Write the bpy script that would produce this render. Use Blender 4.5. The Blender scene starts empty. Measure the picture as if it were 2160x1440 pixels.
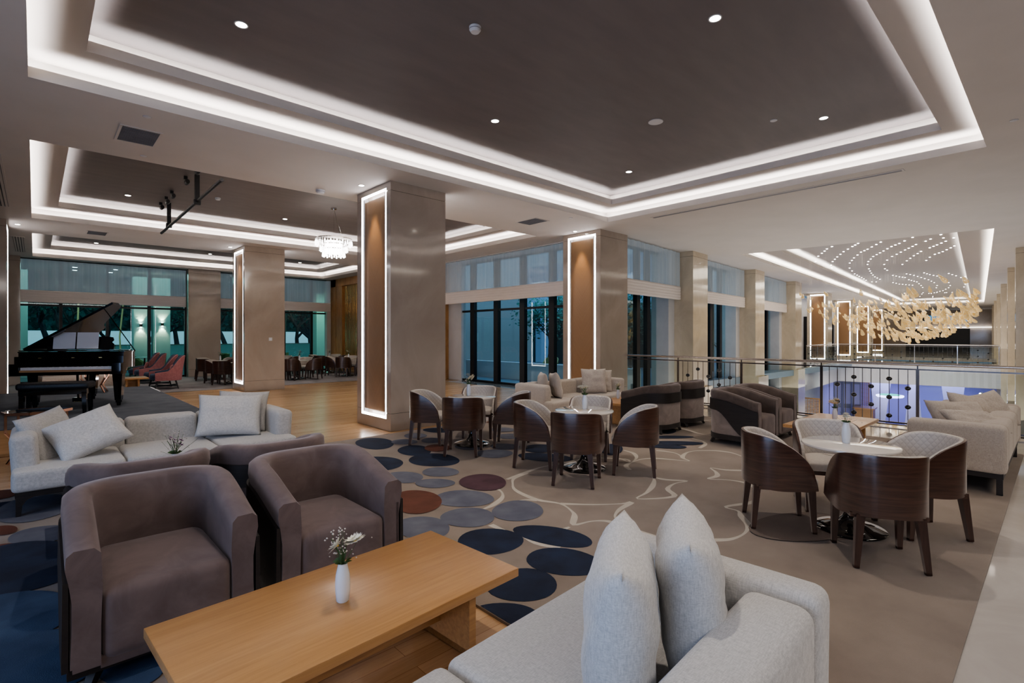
import bpy, bmesh, math, random
from math import sin, cos, pi, radians
from mathutils import Vector, Matrix, noise
random.seed(7)
SC = bpy.context.scene
COL = SC.collection
CEIL = 4.33            # main ceiling height
# ------------------------------------------------------------------ materials
def nodes(name):
    m = bpy.data.materials.new(name); m.use_nodes = True
    nt = m.node_tree; b = nt.nodes['Principled BSDF']
    return m, nt, b
def setp(b, **k):
    names = dict(rough='Roughness', metal='Metallic', coat='Coat Weight', sheen='Sheen Weight', spec='Specular IOR Level',
                 trans='Transmission Weight', ior='IOR', alpha='Alpha', coatr='Coat Roughness', sss='Subsurface Weight')
    for a, v in k.items():
        if a == 'col': b.inputs['Base Color'].default_value = (*v, 1)
        elif a == 'emit': b.inputs['Emission Color'].default_value = (*v[0], 1); b.inputs['Emission Strength'].default_value = v[1]
        elif a == 'sheentint': b.inputs['Sheen Tint'].default_value = (*v, 1)
        else: b.inputs[names[a]].default_value = v
def mat(name, col, **k):
    m, nt, b = nodes(name); setp(b, col=col, **k); return m
def coord(nt, scale=(1, 1, 1), kind='Object', rot=(0, 0, 0)):
    tc = nt.nodes.new('ShaderNodeTexCoord'); mp = nt.nodes.new('ShaderNodeMapping')
    mp.inputs['Scale'].default_value = scale; mp.inputs['Rotation'].default_value = rot
    nt.links.new(tc.outputs[kind], mp.inputs['Vector']); return mp.outputs['Vector']
def tex_noise(nt, vec, scale=5, detail=4, rough=.55, dist=0):
    n = nt.nodes.new('ShaderNodeTexNoise'); n.inputs['Scale'].default_value = scale; n.inputs['Detail'].default_value = detail
    n.inputs['Roughness'].default_value = rough; n.inputs['Distortion'].default_value = dist
    nt.links.new(vec, n.inputs['Vector']); return n.outputs['Fac']
def ramp(nt, fac, stops):
    r = nt.nodes.new('ShaderNodeValToRGB'); e = r.color_ramp.elements
    while len(e) < len(stops): e.new(.5)
    for i, (p, c) in enumerate(stops): e[i].position = p; e[i].color = (*c, 1)
    nt.links.new(fac, r.inputs['Fac']); return r.outputs['Color']
def bump(nt, b, h, strength=.2, dist=.01):
    n = nt.nodes.new('ShaderNodeBump'); n.inputs['Strength'].default_value = strength; n.inputs['Distance'].default_value = dist
    nt.links.new(h, n.inputs['Height']); nt.links.new(n.outputs['Normal'], b.inputs['Normal'])
def textured(name, stops, scale=5, stretch=(1, 1, 1), bumps=0, kind='Object', detail=4, dist=0, rot=(0, 0, 0), bscale=None, bdist=.004, **k):
    m, nt, b = nodes(name); v = coord(nt, stretch, kind, rot)
    f = tex_noise(nt, v, scale, detail, .55, dist); nt.links.new(ramp(nt, f, stops), b.inputs['Base Color'])
    if bumps:
        h = f if bscale is None else tex_noise(nt, coord(nt, (1, 1, 1), kind), bscale, 3)
        bump(nt, b, h, bumps, bdist)
    setp(b, **k); return m
def emit(name, col, s):
    m, nt, b = nodes(name); setp(b, col=(0, 0, 0), emit=(col, s), rough=1); return m
def glass(name, tint=(1, 1, 1), refl=.08, rough=0.0):
    m = bpy.data.materials.new(name); m.use_nodes = True; nt = m.node_tree; nt.nodes.clear()
    o = nt.nodes.new('ShaderNodeOutputMaterial'); mx = nt.nodes.new('ShaderNodeMixShader'); t = nt.nodes.new('ShaderNodeBsdfTransparent')
    g = nt.nodes.new('ShaderNodeBsdfGlossy'); g.inputs['Roughness'].default_value = rough; t.inputs['Color'].default_value = (*tint, 1)
    f = nt.nodes.new('ShaderNodeLayerWeight'); f.inputs['Blend'].default_value = .5
    w_ = nt.nodes.new('ShaderNodeMath'); w_.operation = 'POWER'; w_.inputs[1].default_value = 4.5; nt.links.new(f.outputs['Facing'], w_.inputs[0])
    a = nt.nodes.new('ShaderNodeMath'); a.operation = 'MULTIPLY_ADD'; a.inputs[1].default_value = .8; a.inputs[2].default_value = refl / 2
    nt.links.new(w_.outputs[0], a.inputs[0]); nt.links.new(a.outputs[0], mx.inputs['Fac'])
    nt.links.new(t.outputs[0], mx.inputs[1]); nt.links.new(g.outputs[0], mx.inputs[2]); nt.links.new(mx.outputs[0], o.inputs['Surface'])
    return m
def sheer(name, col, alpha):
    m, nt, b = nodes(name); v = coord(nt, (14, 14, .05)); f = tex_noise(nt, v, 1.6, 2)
    r = ramp(nt, f, [(.3, tuple(c * .82 for c in col)), (.7, col)]); nt.links.new(r, b.inputs['Base Color']); setp(b, alpha=alpha, rough=.9, emit=((.22, .30, .36), .22)); return m  # faint emission stands in for daylight coming through the voile

M = {}
M['ceiling'] = textured('ceiling_paint', [(.3, (.60, .565, .53)), (.7, (.64, .60, .565))], 1.2, rough=.75)
M['tray'] = textured('tray_dark', [(.3, (.15, .132, .132)), (.7, (.172, .152, .15))], 1.2, (1, 4, 1), rough=.6)  # much darker tone than the main ceiling
M['ringceil'] = mat('tray_ring_paint', (.42, .385, .36), rough=.7)
M['lip'] = mat('lip_paint', (.60, .565, .53), rough=.7)
def marble(name, a, c, rough=.09, sc=1.3, joints=None):
    m, nt, b = nodes(name); v = coord(nt, (1, 1, .8)); f = tex_noise(nt, v, sc, 8, .62, 1.2)
    nt.links.new(ramp(nt, f, [(.25, a), (.5, tuple((x + y) / 2 for x, y in zip(a, c))), (.72, c)]), b.inputs['Base Color'])
    setp(b, rough=rough, coat=.3, coatr=.05, spec=.6); return m
M['stone'] = marble('beige_marble', (.345, .285, .235), (.46, .39, .325), .11, .8)
M['stone2'] = marble('cream_marble', (.50, .42, .31), (.66, .57, .44), .12)
M['floorstone'] = marble('pale_floor_marble', (.36, .33, .30), (.50, .465, .43), .06, .9)
m, nt, b = nodes('oak_floor')
v = coord(nt, (1, 1, 1)); br = nt.nodes.new('ShaderNodeTexBrick'); nt.links.new(v, br.inputs['Vector'])
br.inputs['Color1'].default_value = (.46, .285, .150, 1); br.inputs['Color2'].default_value = (.60, .40, .225, 1); br.inputs['Mortar'].default_value = (.28, .14, .06, 1)
br.inputs['Scale'].default_value = 1; br.inputs['Mortar Size'].default_value = .0015; br.inputs['Brick Width'].default_value = 1.4; br.inputs['Row Height'].default_value = .11
br.inputs['Bias'].default_value = 0
f = tex_noise(nt, coord(nt, (2, 40, 1)), 2, 4); mx = nt.nodes.new('ShaderNodeMix'); mx.data_type = 'RGBA'; mx.blend_type = 'MULTIPLY'; mx.inputs[0].default_value = .5
nt.links.new(br.outputs['Color'], mx.inputs[6]); nt.links.new(ramp(nt, f, [(.3, (.72, .68, .64)), (.7, (1, 1, 1))]), mx.inputs[7]); nt.links.new(mx.outputs[2], b.inputs['Base Color'])
setp(b, rough=.24, coat=.1, coatr=.15); M['oakfloor'] = m
def wood(name, dark, light, rough=.35, stretch=(2, 40, 40), sc=1.5, coat=0., rot=(0, 0, 0)):
    m, nt, b = nodes(name); v = coord(nt, stretch, 'Object', rot); f = tex_noise(nt, v, sc, 6, .6, .6)
    nt.links.new(ramp(nt, f, [(.3, dark), (.68, light)]), b.inputs['Base Color']); setp(b, rough=rough, coat=coat, coatr=.15); bump(nt, b, f, .04, .002); return m
M['oak'] = wood('oak_veneer', (.375, .195, .075), (.465, .26, .108), .33, (1.6, 30, 30), 1.4, .15)
M['oakdark'] = wood('dark_oak_veneer', (.30, .16, .065), (.42, .24, .10), .4, (1.6, 30, 30), 1.4)  # darker oak tone for table panels, baseboard and counter body
M['walnut'] = wood('walnut_veneer', (.034, .014, .009), (.082, .038, .024), .3, (2.0, 2.0, 34), 1.6, .25)
M['walnutleg'] = wood('walnut_leg', (.032, .014, .010), (.062, .029, .020), .35, (30, 30, 3), 1.5)
M['wenge'] = wood('dark_wenge', (.009, .006, .006), (.020, .014, .012), .6, (3, 3, 30), 1.5, .0)
# chevron veneer of the lit pillar niches
m, nt, b = nodes('chevron_veneer')
tc = nt.nodes.new('ShaderNodeTexCoord'); sp = nt.nodes.new('ShaderNodeSeparateXYZ'); nt.links.new(tc.outputs['Object'], sp.inputs[0])
ab = nt.nodes.new('ShaderNodeMath'); ab.operation = 'ABSOLUTE'; nt.links.new(sp.outputs['Y'], ab.inputs[0])
ad = nt.nodes.new('ShaderNodeMath'); ad.operation = 'MULTIPLY_ADD'; ad.inputs[1].default_value = -1.4; nt.links.new(ab.outputs[0], ad.inputs[0]); nt.links.new(sp.outputs['Z'], ad.inputs[2])
cb = nt.nodes.new('ShaderNodeCombineXYZ'); nt.links.new(ad.outputs[0], cb.inputs['X'])
f = tex_noise(nt, cb.outputs[0], 11, 5); nt.links.new(ramp(nt, f, [(.2, (.26, .15, .075)), (.8, (.31, .185, .095))]), b.inputs['Base Color']); setp(b, rough=.4); M['chevron'] = m
M['woodwall'] = wood('wall_veneer', (.34, .17, .06), (.50, .28, .11), .35, (3, 3, 1.2), 1.6)
def velvet(name, a, c):
    m, nt, b = nodes(name); v = coord(nt, (1, 1, 1)); f = tex_noise(nt, v, 5, 5, .6, 1.0)
    nt.links.new(ramp(nt, f, [(.32, a), (.66, c)]), b.inputs['Base Color']); setp(b, rough=.85, sheen=.4, sheentint=(.6, .56, .58)); bump(nt, b, tex_noise(nt, v, 120, 2), .08, .002); return m
M['velvet'] = velvet('mauve_velvet', (.092, .064, .060), (.140, .102, .096))
M['velvet_warmlit'] = velvet('mauve_velvet_warmlit', (.070, .050, .040), (.115, .085, .070))  # same velvet as the mauve chairs, warmer light put into the colour
M['velvettaupe'] = velvet('taupe_velvet', (.19, .155, .135), (.26, .215, .19))
def linen(name, a, c, bs=.35):
    m, nt, b = nodes(name)
    f1 = tex_noise(nt, coord(nt, (260, 45, 260)), 1, 3); f2 = tex_noise(nt, coord(nt, (45, 260, 45)), 1, 3)
    ad = nt.nodes.new('ShaderNodeMath'); ad.operation = 'ADD'; nt.links.new(f1, ad.inputs[0]); nt.links.new(f2, ad.inputs[1])
    hf = nt.nodes.new('ShaderNodeMath'); hf.operation = 'MULTIPLY'; hf.inputs[1].default_value = .5; nt.links.new(ad.outputs[0], hf.inputs[0])
    nt.links.new(ramp(nt, hf.outputs[0], [(.36, a), (.62, c)]), b.inputs['Base Color']); setp(b, rough=.9, sheen=.2); bump(nt, b, hf.outputs[0], bs, .002); return m
M['linen'] = linen('grey_linen', (.38, .37, .355), (.54, .525, .505))
M['linenbeige_lit'] = linen('beige_linen_lit', (.38, .33, .28), (.52, .46, .40))  # the beige linen again, lightened as if better lit
M['lidlacquer'] = mat('lid_lacquer', (.004, .004, .005), rough=.16, spec=.25)
M['linenlight'] = linen('pale_linen', (.42, .415, .405), (.60, .59, .575))
M['linenbeige'] = linen('beige_linen', (.31, .265, .22), (.44, .385, .33))
M['cream'] = None
m, nt, b = nodes('quilted_cream_leather')
uv = nt.nodes.new('ShaderNodeUVMap'); sp = nt.nodes.new('ShaderNodeSeparateXYZ'); nt.links.new(uv.outputs[0], sp.inputs[0])
def mth(op, a, c=None, val=None):
    n = nt.nodes.new('ShaderNodeMath'); n.operation = op; nt.links.new(a, n.inputs[0])
    if c is not None: nt.links.new(c, n.inputs[1])
    if val is not None: n.inputs[1].default_value = val
    return n.outputs[0]
s1 = mth('ABSOLUTE', mth('SINE', mth('MULTIPLY', mth('ADD', sp.outputs[0], sp.outputs[1]), val=52.0)))
s2 = mth('ABSOLUTE', mth('SINE', mth('MULTIPLY', mth('SUBTRACT', sp.outputs[0], sp.outputs[1]), val=52.0)))
h = mth('POWER', mth('MINIMUM', s1, s2), val=.6)
nt.links.new(ramp(nt, h, [(0, (.40, .36, .32)), (.25, (.51, .465, .42)), (1, (.54, .495, .45))]), b.inputs['Base Color']); bump(nt, b, h, .3, .008); setp(b, rough=.5); M['quilt'] = m
M['leather'] = textured('cream_leather', [(.3, (.50, .455, .41)), (.7, (.57, .52, .475))], 40, rough=.5, bumps=.05)
M['blackgloss'] = mat('black_gloss', (.006, .006, .007), rough=.04, coat=1, coatr=.02)
M['piano'] = mat('piano_lacquer', (.004, .004, .005), rough=.05, coat=.6, coatr=.02)
M['blackmat'] = mat('black_satin', (.012, .012, .013), rough=.45)
M['blackleather'] = textured('black_leather', [(.3, (.012, .012, .014)), (.7, (.03, .03, .033))], 60, rough=.4, bumps=.2)
M['frame'] = mat('black_window_frame', (.010, .010, .013), rough=.35)
M['whitetop'] = mat('white_gloss_top', (.62, .58, .53), rough=.05, coat=.5)
M['ceramic'] = mat('white_ceramic', (.72, .74, .78), rough=.25, coat=.3)
M['chrome'] = mat('polished_steel', (.62, .60, .58), metal=1, rough=.12)
M['handrail'] = mat('brushed_handrail', (.62, .57, .53), metal=1, rough=.22)
M['darksteel'] = mat('dark_steel', (.16, .14, .13), metal=1, rough=.25)
M['copper'] = mat('rose_copper', (.75, .46, .34), metal=1, rough=.15)
M['brass'] = mat('gold_brass', (.85, .62, .28), metal=1, rough=.2)
M['white'] = mat('white_plaster', (.62, .62, .63), rough=.6)
M['whitewall'] = textured('pale_wall', [(.3, (.55, .55, .56)), (.7, (.62, .62, .63))], 2, rough=.6)
M['paper'] = mat('sheet_paper', (.74, .75, .80), rough=.6)
M['keys'] = mat('ivory_keys', (.75, .75, .76), rough=.3)
M['glass'] = glass('window_glass', (.80, .91, .92), .08)
M['glassclear'] = glass('clear_glass', (.93, .97, .96), .06)
M['blind'] = mat('pleated_blind', (.76, .70, .66), rough=.85)
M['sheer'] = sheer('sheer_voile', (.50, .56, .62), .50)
M['ledwhite'] = emit('led_strip', (1, .97, 1), 9)
M['spot'] = emit('spot_lens', (1, .93, .82), 30)
M['spotsmall'] = emit('small_spot_lens', (1, .95, .88), 9)
M['crystal'] = None
m, nt, b = nodes('crystal_drop'); setp(b, col=(.95, .95, .97), rough=.02, trans=.6, ior=1.5, emit=((1, .97, .95), 1.6)); M['crystal'] = m  # emission put in for the sparkle of lit crystal
m, nt, b = nodes('amber_glass'); v = coord(nt, (1, 1, 1)); f = tex_noise(nt, v, 9, 4, .6, 1.5)
nt.links.new(ramp(nt, f, [(.32, (.58, .29, .04)), (.46, (.84, .60, .24)), (.64, (.98, .86, .58))]), b.inputs['Base Color'])
nt.links.new(ramp(nt, f, [(.32, (.55, .26, .02)), (.46, (.88, .60, .20)), (.64, (1, .88, .58))]), b.inputs['Emission Color']); setp(b, rough=.08, coat=.5); b.inputs['Emission Strength'].default_value = .13; nt.links.new(ramp(nt, f, [(.30, (.95, .95, .95)), (.65, (.50, .50, .50))]), b.inputs['Alpha']); M['amber'] = m  # low emission stands in for lamp light passing through the glass
M['rug'] = textured('taupe_carpet', [(.28, (.165, .130, .102)), (.5, (.215, .173, .14)), (.72, (.255, .207, .17))], 1.6, bumps=.5, detail=6, bscale=220, rough=.95, sheen=.15)
def pile(n, a, c): return textured(n, [(.3, a), (.7, c)], 4, bumps=.5, detail=6, bscale=220, rough=.95)
M['navy'] = pile('navy_pile', (.004, .008, .024), (.011, .022, .055))
M['slate'] = pile('slate_pile', (.080, .086, .118), (.130, .138, .172))
M['rust'] = pile('rust_pile', (.075, .025, .014), (.13, .045, .028))
M['plum'] = pile('plum_pile', (.050, .022, .032), (.090, .045, .058))
M['blue'] = pile('blue_pile', (.020, .040, .085), (.045, .080, .145))
M['mushroom'] = pile('mushroom_pile', (.135, .106, .090), (.165, .132, .112))
M['line'] = pile('cream_pile', (.42, .38, .33), (.50, .46, .40))
M['stage'] = textured('charcoal_carpet', [(.3, (.070, .080, .098)), (.7, (.11, .12, .14))], 3, bumps=.4, bscale=200, rough=.95)
M['greyrug'] = textured('grey_carpet', [(.3, (.16, .15, .16)), (.7, (.27, .25, .25))], 1.3, bumps=.3, bscale=150, rough=.95)
M['denim'] = textured('navy_tweed', [(.3, (.03, .045, .08)), (.7, (.07, .09, .13))], 40, rough=.95, bumps=.2)
M['pink'] = textured('dusty_pink_felt', [(.3, (.36, .14, .14)), (.7, (.46, .20, .19))], 20, rough=.9)
M['leaf'] = textured('tree_leaves', [(.3, (.02, .075, .06)), (.7, (.05, .17, .13))], 6, rough=.8)
M['bark'] = textured('tree_bark', [(.3, (.03, .03, .035)), (.7, (.09, .09, .09))], 8, (1, 1, .3), rough=.95)
M['stem'] = mat('green_stem', (.06, .12, .04), rough=.6)
M['petalwhite'] = mat('white_petal', (.80, .77, .66), rough=.6)
M['petalpurple'] = mat('purple_petal', (.22, .06, .20), rough=.6)
M['petalyellow'] = mat('yellow_centre', (.60, .42, .06), rough=.6)
M['seed'] = mat('dried_gypsophila', (.55, .50, .45), rough=.8)
M['grille'] = textured('vent_grille', [(.3, (.15, .15, .17)), (.7, (.20, .20, .22))], 4, rough=.5)
M['slotdark'] = mat('slot_dark', (.015, .015, .018), rough=.5)
# ------------------------------------------------------------------ mesh builder
class MB:
    def __init__(s): s.v = []; s.f = []; s.m = []; s.uv = {}
    def add(s, vs, fs, mi=0, uvs=None):
        o = len(s.v); s.v += [tuple(p) for p in vs]
        for k, f in enumerate(fs):
            s.f.append(tuple(i + o for i in f)); s.m.append(mi)
            if uvs: s.uv[len(s.f) - 1] = uvs[k]
        return s
    def box(s, x0, x1, y0, y1, z0, z1, mi=0):
        return s.add([(x, y, z) for z in (z0, z1) for y in (y0, y1) for x in (x0, x1)],
                     [(0, 2, 3, 1), (4, 5, 7, 6), (0, 1, 5, 4), (2, 6, 7, 3), (0, 4, 6, 2), (1, 3, 7, 5)], mi)
    def rbox(s, cx, cy, cz, sx, sy, sz, r=.01, seg=2, crown=0, rot=None, n=5, mi=0, taper=None):
        # rounded box from clamped grids
        def par(h, rr):
            a = [-h + rr * (1 - cos(pi / 2 * k / seg)) for k in range(seg)] ; a = [-h] + [-h + rr * (1 - cos(pi / 2 * k / seg)) for k in range(1, seg + 1)]
            inner = [(-h + rr) + (2 * h - 2 * rr) * k / n for k in range(1, n)]
            return a + inner + [-x for x in reversed(a)]
        hx, hy, hz = sx / 2, sy / 2, sz / 2; r = min(r, hx * .99, hy * .99, hz * .99)
        X, Y, Z = par(hx, r), par(hy, r), par(hz, r)
        key = {}; vs = []; fs = []
        def vert(x, y, z):
            k = (round(x, 5), round(y, 5), round(z, 5))
            if k in key: return key[k]
            cl = (max(-hx + r, min(hx - r, x)), max(-hy + r, min(hy - r, y)), max(-hz + r, min(hz - r, z)))
            d = Vector((x - cl[0], y - cl[1], z - cl[2]))
            # round: map the clamped offset to the sphere
            L = d.length
            if L > 1e-9:
                mxx = max(abs(d.x), abs(d.y), abs(d.z)); d = d * (r / L)
            p = Vector(cl) + d
            u, w = x / hx, y / hy
            if crown and z > 0: p.z += crown * (1 - u * u) * (1 - w * w) * (z / hz)
            if taper: t = (z / hz + 1) / 2; p.x *= 1 + taper * t; p.y *= 1 + taper * t
            if rot is not None: p = rot @ p
            vs.append((p.x + cx, p.y + cy, p.z + cz)); key[k] = len(vs) - 1; return key[k]
        def face(A, B, fn, flip):
            for i in range(len(A) - 1):
                for j in range(len(B) - 1):
                    q = [vert(*fn(A[i], B[j])), vert(*fn(A[i + 1], B[j])), vert(*fn(A[i + 1], B[j + 1])), vert(*fn(A[i], B[j + 1]))]
                    if flip: q.reverse()
                    fs.append(tuple(q))
        face(X, Y, lambda a, c: (a, c, hz), False); face(X, Y, lambda a, c: (a, c, -hz), True)
        face(X, Z, lambda a, c: (a, -hy, c), False); face(X, Z, lambda a, c: (a, hy, c), True)
        face(Y, Z, lambda a, c: (hx, a, c), False); face(Y, Z, lambda a, c: (-hx, a, c), True)
        return s.add(vs, fs, mi)
    def prism(s, pts, z0, z1, mi=0, top_mi=None):
        n = len(pts); vs = [(x, y, z0) for x, y in pts] + [(x, y, z1) for x, y in pts]
        s.add(vs, [tuple(reversed(range(n)))] + [(i, (i + 1) % n, (i + 1) % n + n, i + n) for i in range(n)], mi)
        return s.add(vs, [tuple(range(n, 2 * n))], mi if top_mi is None else top_mi)
    def flat(s, pts, z, mi=0):
        return s.add([(x, y, z) for x, y in pts], [tuple(range(len(pts)))], mi)
    def lathe(s, prof, seg=24, c=(0, 0, 0), mi=0, caps=True):
        vs = []; fs = []; n = len(prof)
        for k in range(seg):
            a = 2 * pi * k / seg
            for r, z in prof: vs.append((c[0] + r * cos(a), c[1] + r * sin(a), c[2] + z))
        for k in range(seg):
            for i in range(n - 1):
                a = k * n + i; d = ((k + 1) % seg) * n + i; fs.append((a, d, d + 1, a + 1))
        if caps:
            if prof[0][0] > 1e-5: fs.append(tuple(k * n for k in reversed(range(seg))))
            if prof[-1][0] > 1e-5: fs.append(tuple(k * n + n - 1 for k in range(seg)))
        return s.add(vs, fs, mi)
    def tube(s, pts, r, seg=8, mi=0, caps=True):
        pts = [Vector(p) for p in pts]; rs = r if isinstance(r, (list, tuple)) else [r] * len(pts); vs = []; fs = []
        up = Vector((0, 0, 1)); prev = None
        for i, p in enumerate(pts):
            d = (pts[min(i + 1, len(pts) - 1)] - pts[max(i - 1, 0)]).normalized()
            if prev is None: n = d.cross(up if abs(d.z) < .95 else Vector((1, 0, 0))).normalized()
            else: n = (prev - d * prev.dot(d)).normalized()
            prev = n; bn = d.cross(n)
            for k in range(seg):
                a = 2 * pi * (k + .5) / seg; vs.append(p + (n * cos(a) + bn * sin(a)) * rs[i])
        for i in range(len(pts) - 1):
            for k in range(seg):
                a = i * seg + k; b2 = i * seg + (k + 1) % seg; fs.append((a, b2, b2 + seg, a + seg))
        if caps: fs += [tuple(reversed(range(seg))), tuple((len(pts) - 1) * seg + k for k in range(seg))]
        return s.add(vs, fs, mi)
    def bar(s, p, q, w, h=None, mi=0, w2=None):   # square tapered bar
        h = h or w; p, q = Vector(p), Vector(q); d = (q - p).normalized(); k = 1 if w2 is None else w2 / w
        a = d.cross(Vector((0, 0, 1)) if abs(d.z) < .9 else Vector((0, 1, 0))).normalized(); c = d.cross(a)
        vs = []
        for o, t in ((p, 1), (q, k)):
            for i, j in ((-1, -1), (1, -1), (1, 1), (-1, 1)): vs.append(o + a * (i * w / 2 * t) + c * (j * h / 2 * t))
        return s.add(vs, [(3, 2, 1, 0), (4, 5, 6, 7), (0, 1, 5, 4), (1, 2, 6, 5), (2, 3, 7, 6), (3, 0, 4, 7)], mi)
    def sweep(s, path, section, mi=0, cap=True, closed=True):
        # path: (x, y, nx, ny, s); section(i) -> [(offset, z)]
        rows = []; n = None
        for i, (x, y, nx, ny, q) in enumerate(path):
            sec = section(i); n = len(sec); rows.append([(x + nx * o, y + ny * o, z) for o, z in sec])
        vs = [p for r_ in rows for p in r_]; fs = []; uvs = []
        per = [0]
        for i in range(len(path) - 1):
            for j in range(n if closed else n - 1):
                j2 = (j + 1) % n; a = i * n + j; b2 = i * n + j2; c = (i + 1) * n + j2; d = (i + 1) * n + j
                fs.append((a, d, c, b2)); uvs.append([(path[i][4], vs[a][2]), (path[i + 1][4], vs[d][2]), (path[i + 1][4], vs[c][2]), (path[i][4], vs[b2][2])])
        if cap and closed:
            fs.append(tuple(range(n))); uvs.append([(0, 0)] * n); o = (len(path) - 1) * n; fs.append(tuple(reversed(range(o, o + n)))); uvs.append([(0, 0)] * n)
        return s.add(vs, fs, mi, uvs)
    def build(s, name, mats, parent=None, smooth=40, loc=None, rotz=0):
        me = bpy.data.meshes.new(name); me.from_pydata(s.v, [], s.f)
        mats = mats if isinstance(mats, (list, tuple)) else [mats]
        for m_ in mats: me.materials.append(m_)
        me.polygons.foreach_set('material_index', s.m)
        if s.uv:
            l = me.uv_layers.new(name='UVMap')
            for fi, us in s.uv.items():
                p = me.polygons[fi]
                for k, li in enumerate(p.loop_indices): l.data[li].uv = us[k]
        me.update()
        bm = bmesh.new(); bm.from_mesh(me); bmesh.ops.recalc_face_normals(bm, faces=bm.faces); bm.to_mesh(me); bm.free()
        if smooth:
            me.shade_smooth(); me.set_sharp_from_angle(angle=radians(smooth))
        o = bpy.data.objects.new(name, me); COL.objects.link(o)
        if parent: o.parent = parent
        if loc: o.location = loc
        if rotz: o.rotation_euler.z = rotz
        return o
def empty(name, loc=(0, 0, 0), rz=0):
    o = bpy.data.objects.new(name, None); COL.objects.link(o); o.location = loc; o.rotation_euler.z = rz; o.empty_display_size = .2; return o
def tag(o, label, cat, group=None):
    o['label'] = label; o['category'] = cat
    if group: o['group'] = group
    return o
def struct(o, label=None): o['kind'] = 'structure'; return o
def kids(o): return [c for c in bpy.data.objects if c.parent == o]
CH = {}
def copy_tree(o, parent=None):
    c = o.copy(); COL.objects.link(c)
    if parent is not None: c.parent = parent
    if o not in CH: CH[o] = kids(o)
    for ch in CH[o]: copy_tree(ch, c)
    return c
used = set()
def place(proto, x, y, z, rz, label, cat, group=None):
    o = proto if proto not in used else copy_tree(proto)
    if proto not in used: CH[proto] = kids(proto)
    used.add(proto); o.location = (x, y, z); o.rotation_euler.z = rz
    return tag(o, label, cat, group)
AT = radians(4.6); AO = (11.55, 7.87)     # the atrium is turned a little against the lounge
def at(a, c, z=0.0): return (AO[0] + a * cos(AT) - c * sin(AT), AO[1] + a * sin(AT) + c * cos(AT), z)
def light(name, kind, loc, power, col=(1, 1, 1), rot=(0, 0, 0), **k):
    d = bpy.data.lights.new(name, kind); d.energy = power; d.color = col
    for a, v in k.items(): setattr(d, a, v)
    o = bpy.data.objects.new(name, d); COL.objects.link(o); o.location = loc; o.rotation_euler = rot; return o
# ------------------------------------------------------------------ floors
mb = MB(); mb.flat([(-6, -4), (11.72, -4), (11.72, 7.9), (11.72, 24.6), (-6, 24.6)], -.002)
fl = MB(); fl.box(-6, 11.72, -4, 24.6, -.30, -.004); struct(fl.build('floor', M['oakfloor'], smooth=0))
# pale marble borders: beside the balustrade, the right hand aisle and the strip under the courtyard windows
mb = MB(); mb.box(-.5, 10.0, -4, .35, -.004, .004); mb.box(10.0, 11.72, -4, 7.87, -.004, .004); mb.box(10.9, 11.6, 9.15, 15.2, -.004, .004)
struct(mb.build('floor', M['floorstone'], smooth=0))
mb = MB(); mb.box(-6, 10.45, 17.75, 24.0, -.003, .010); tag(mb.build('dining_carpet', M['greyrug'], smooth=0), 'grey mottled carpet under the far dining tables and pink chairs', 'carpet')
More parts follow.
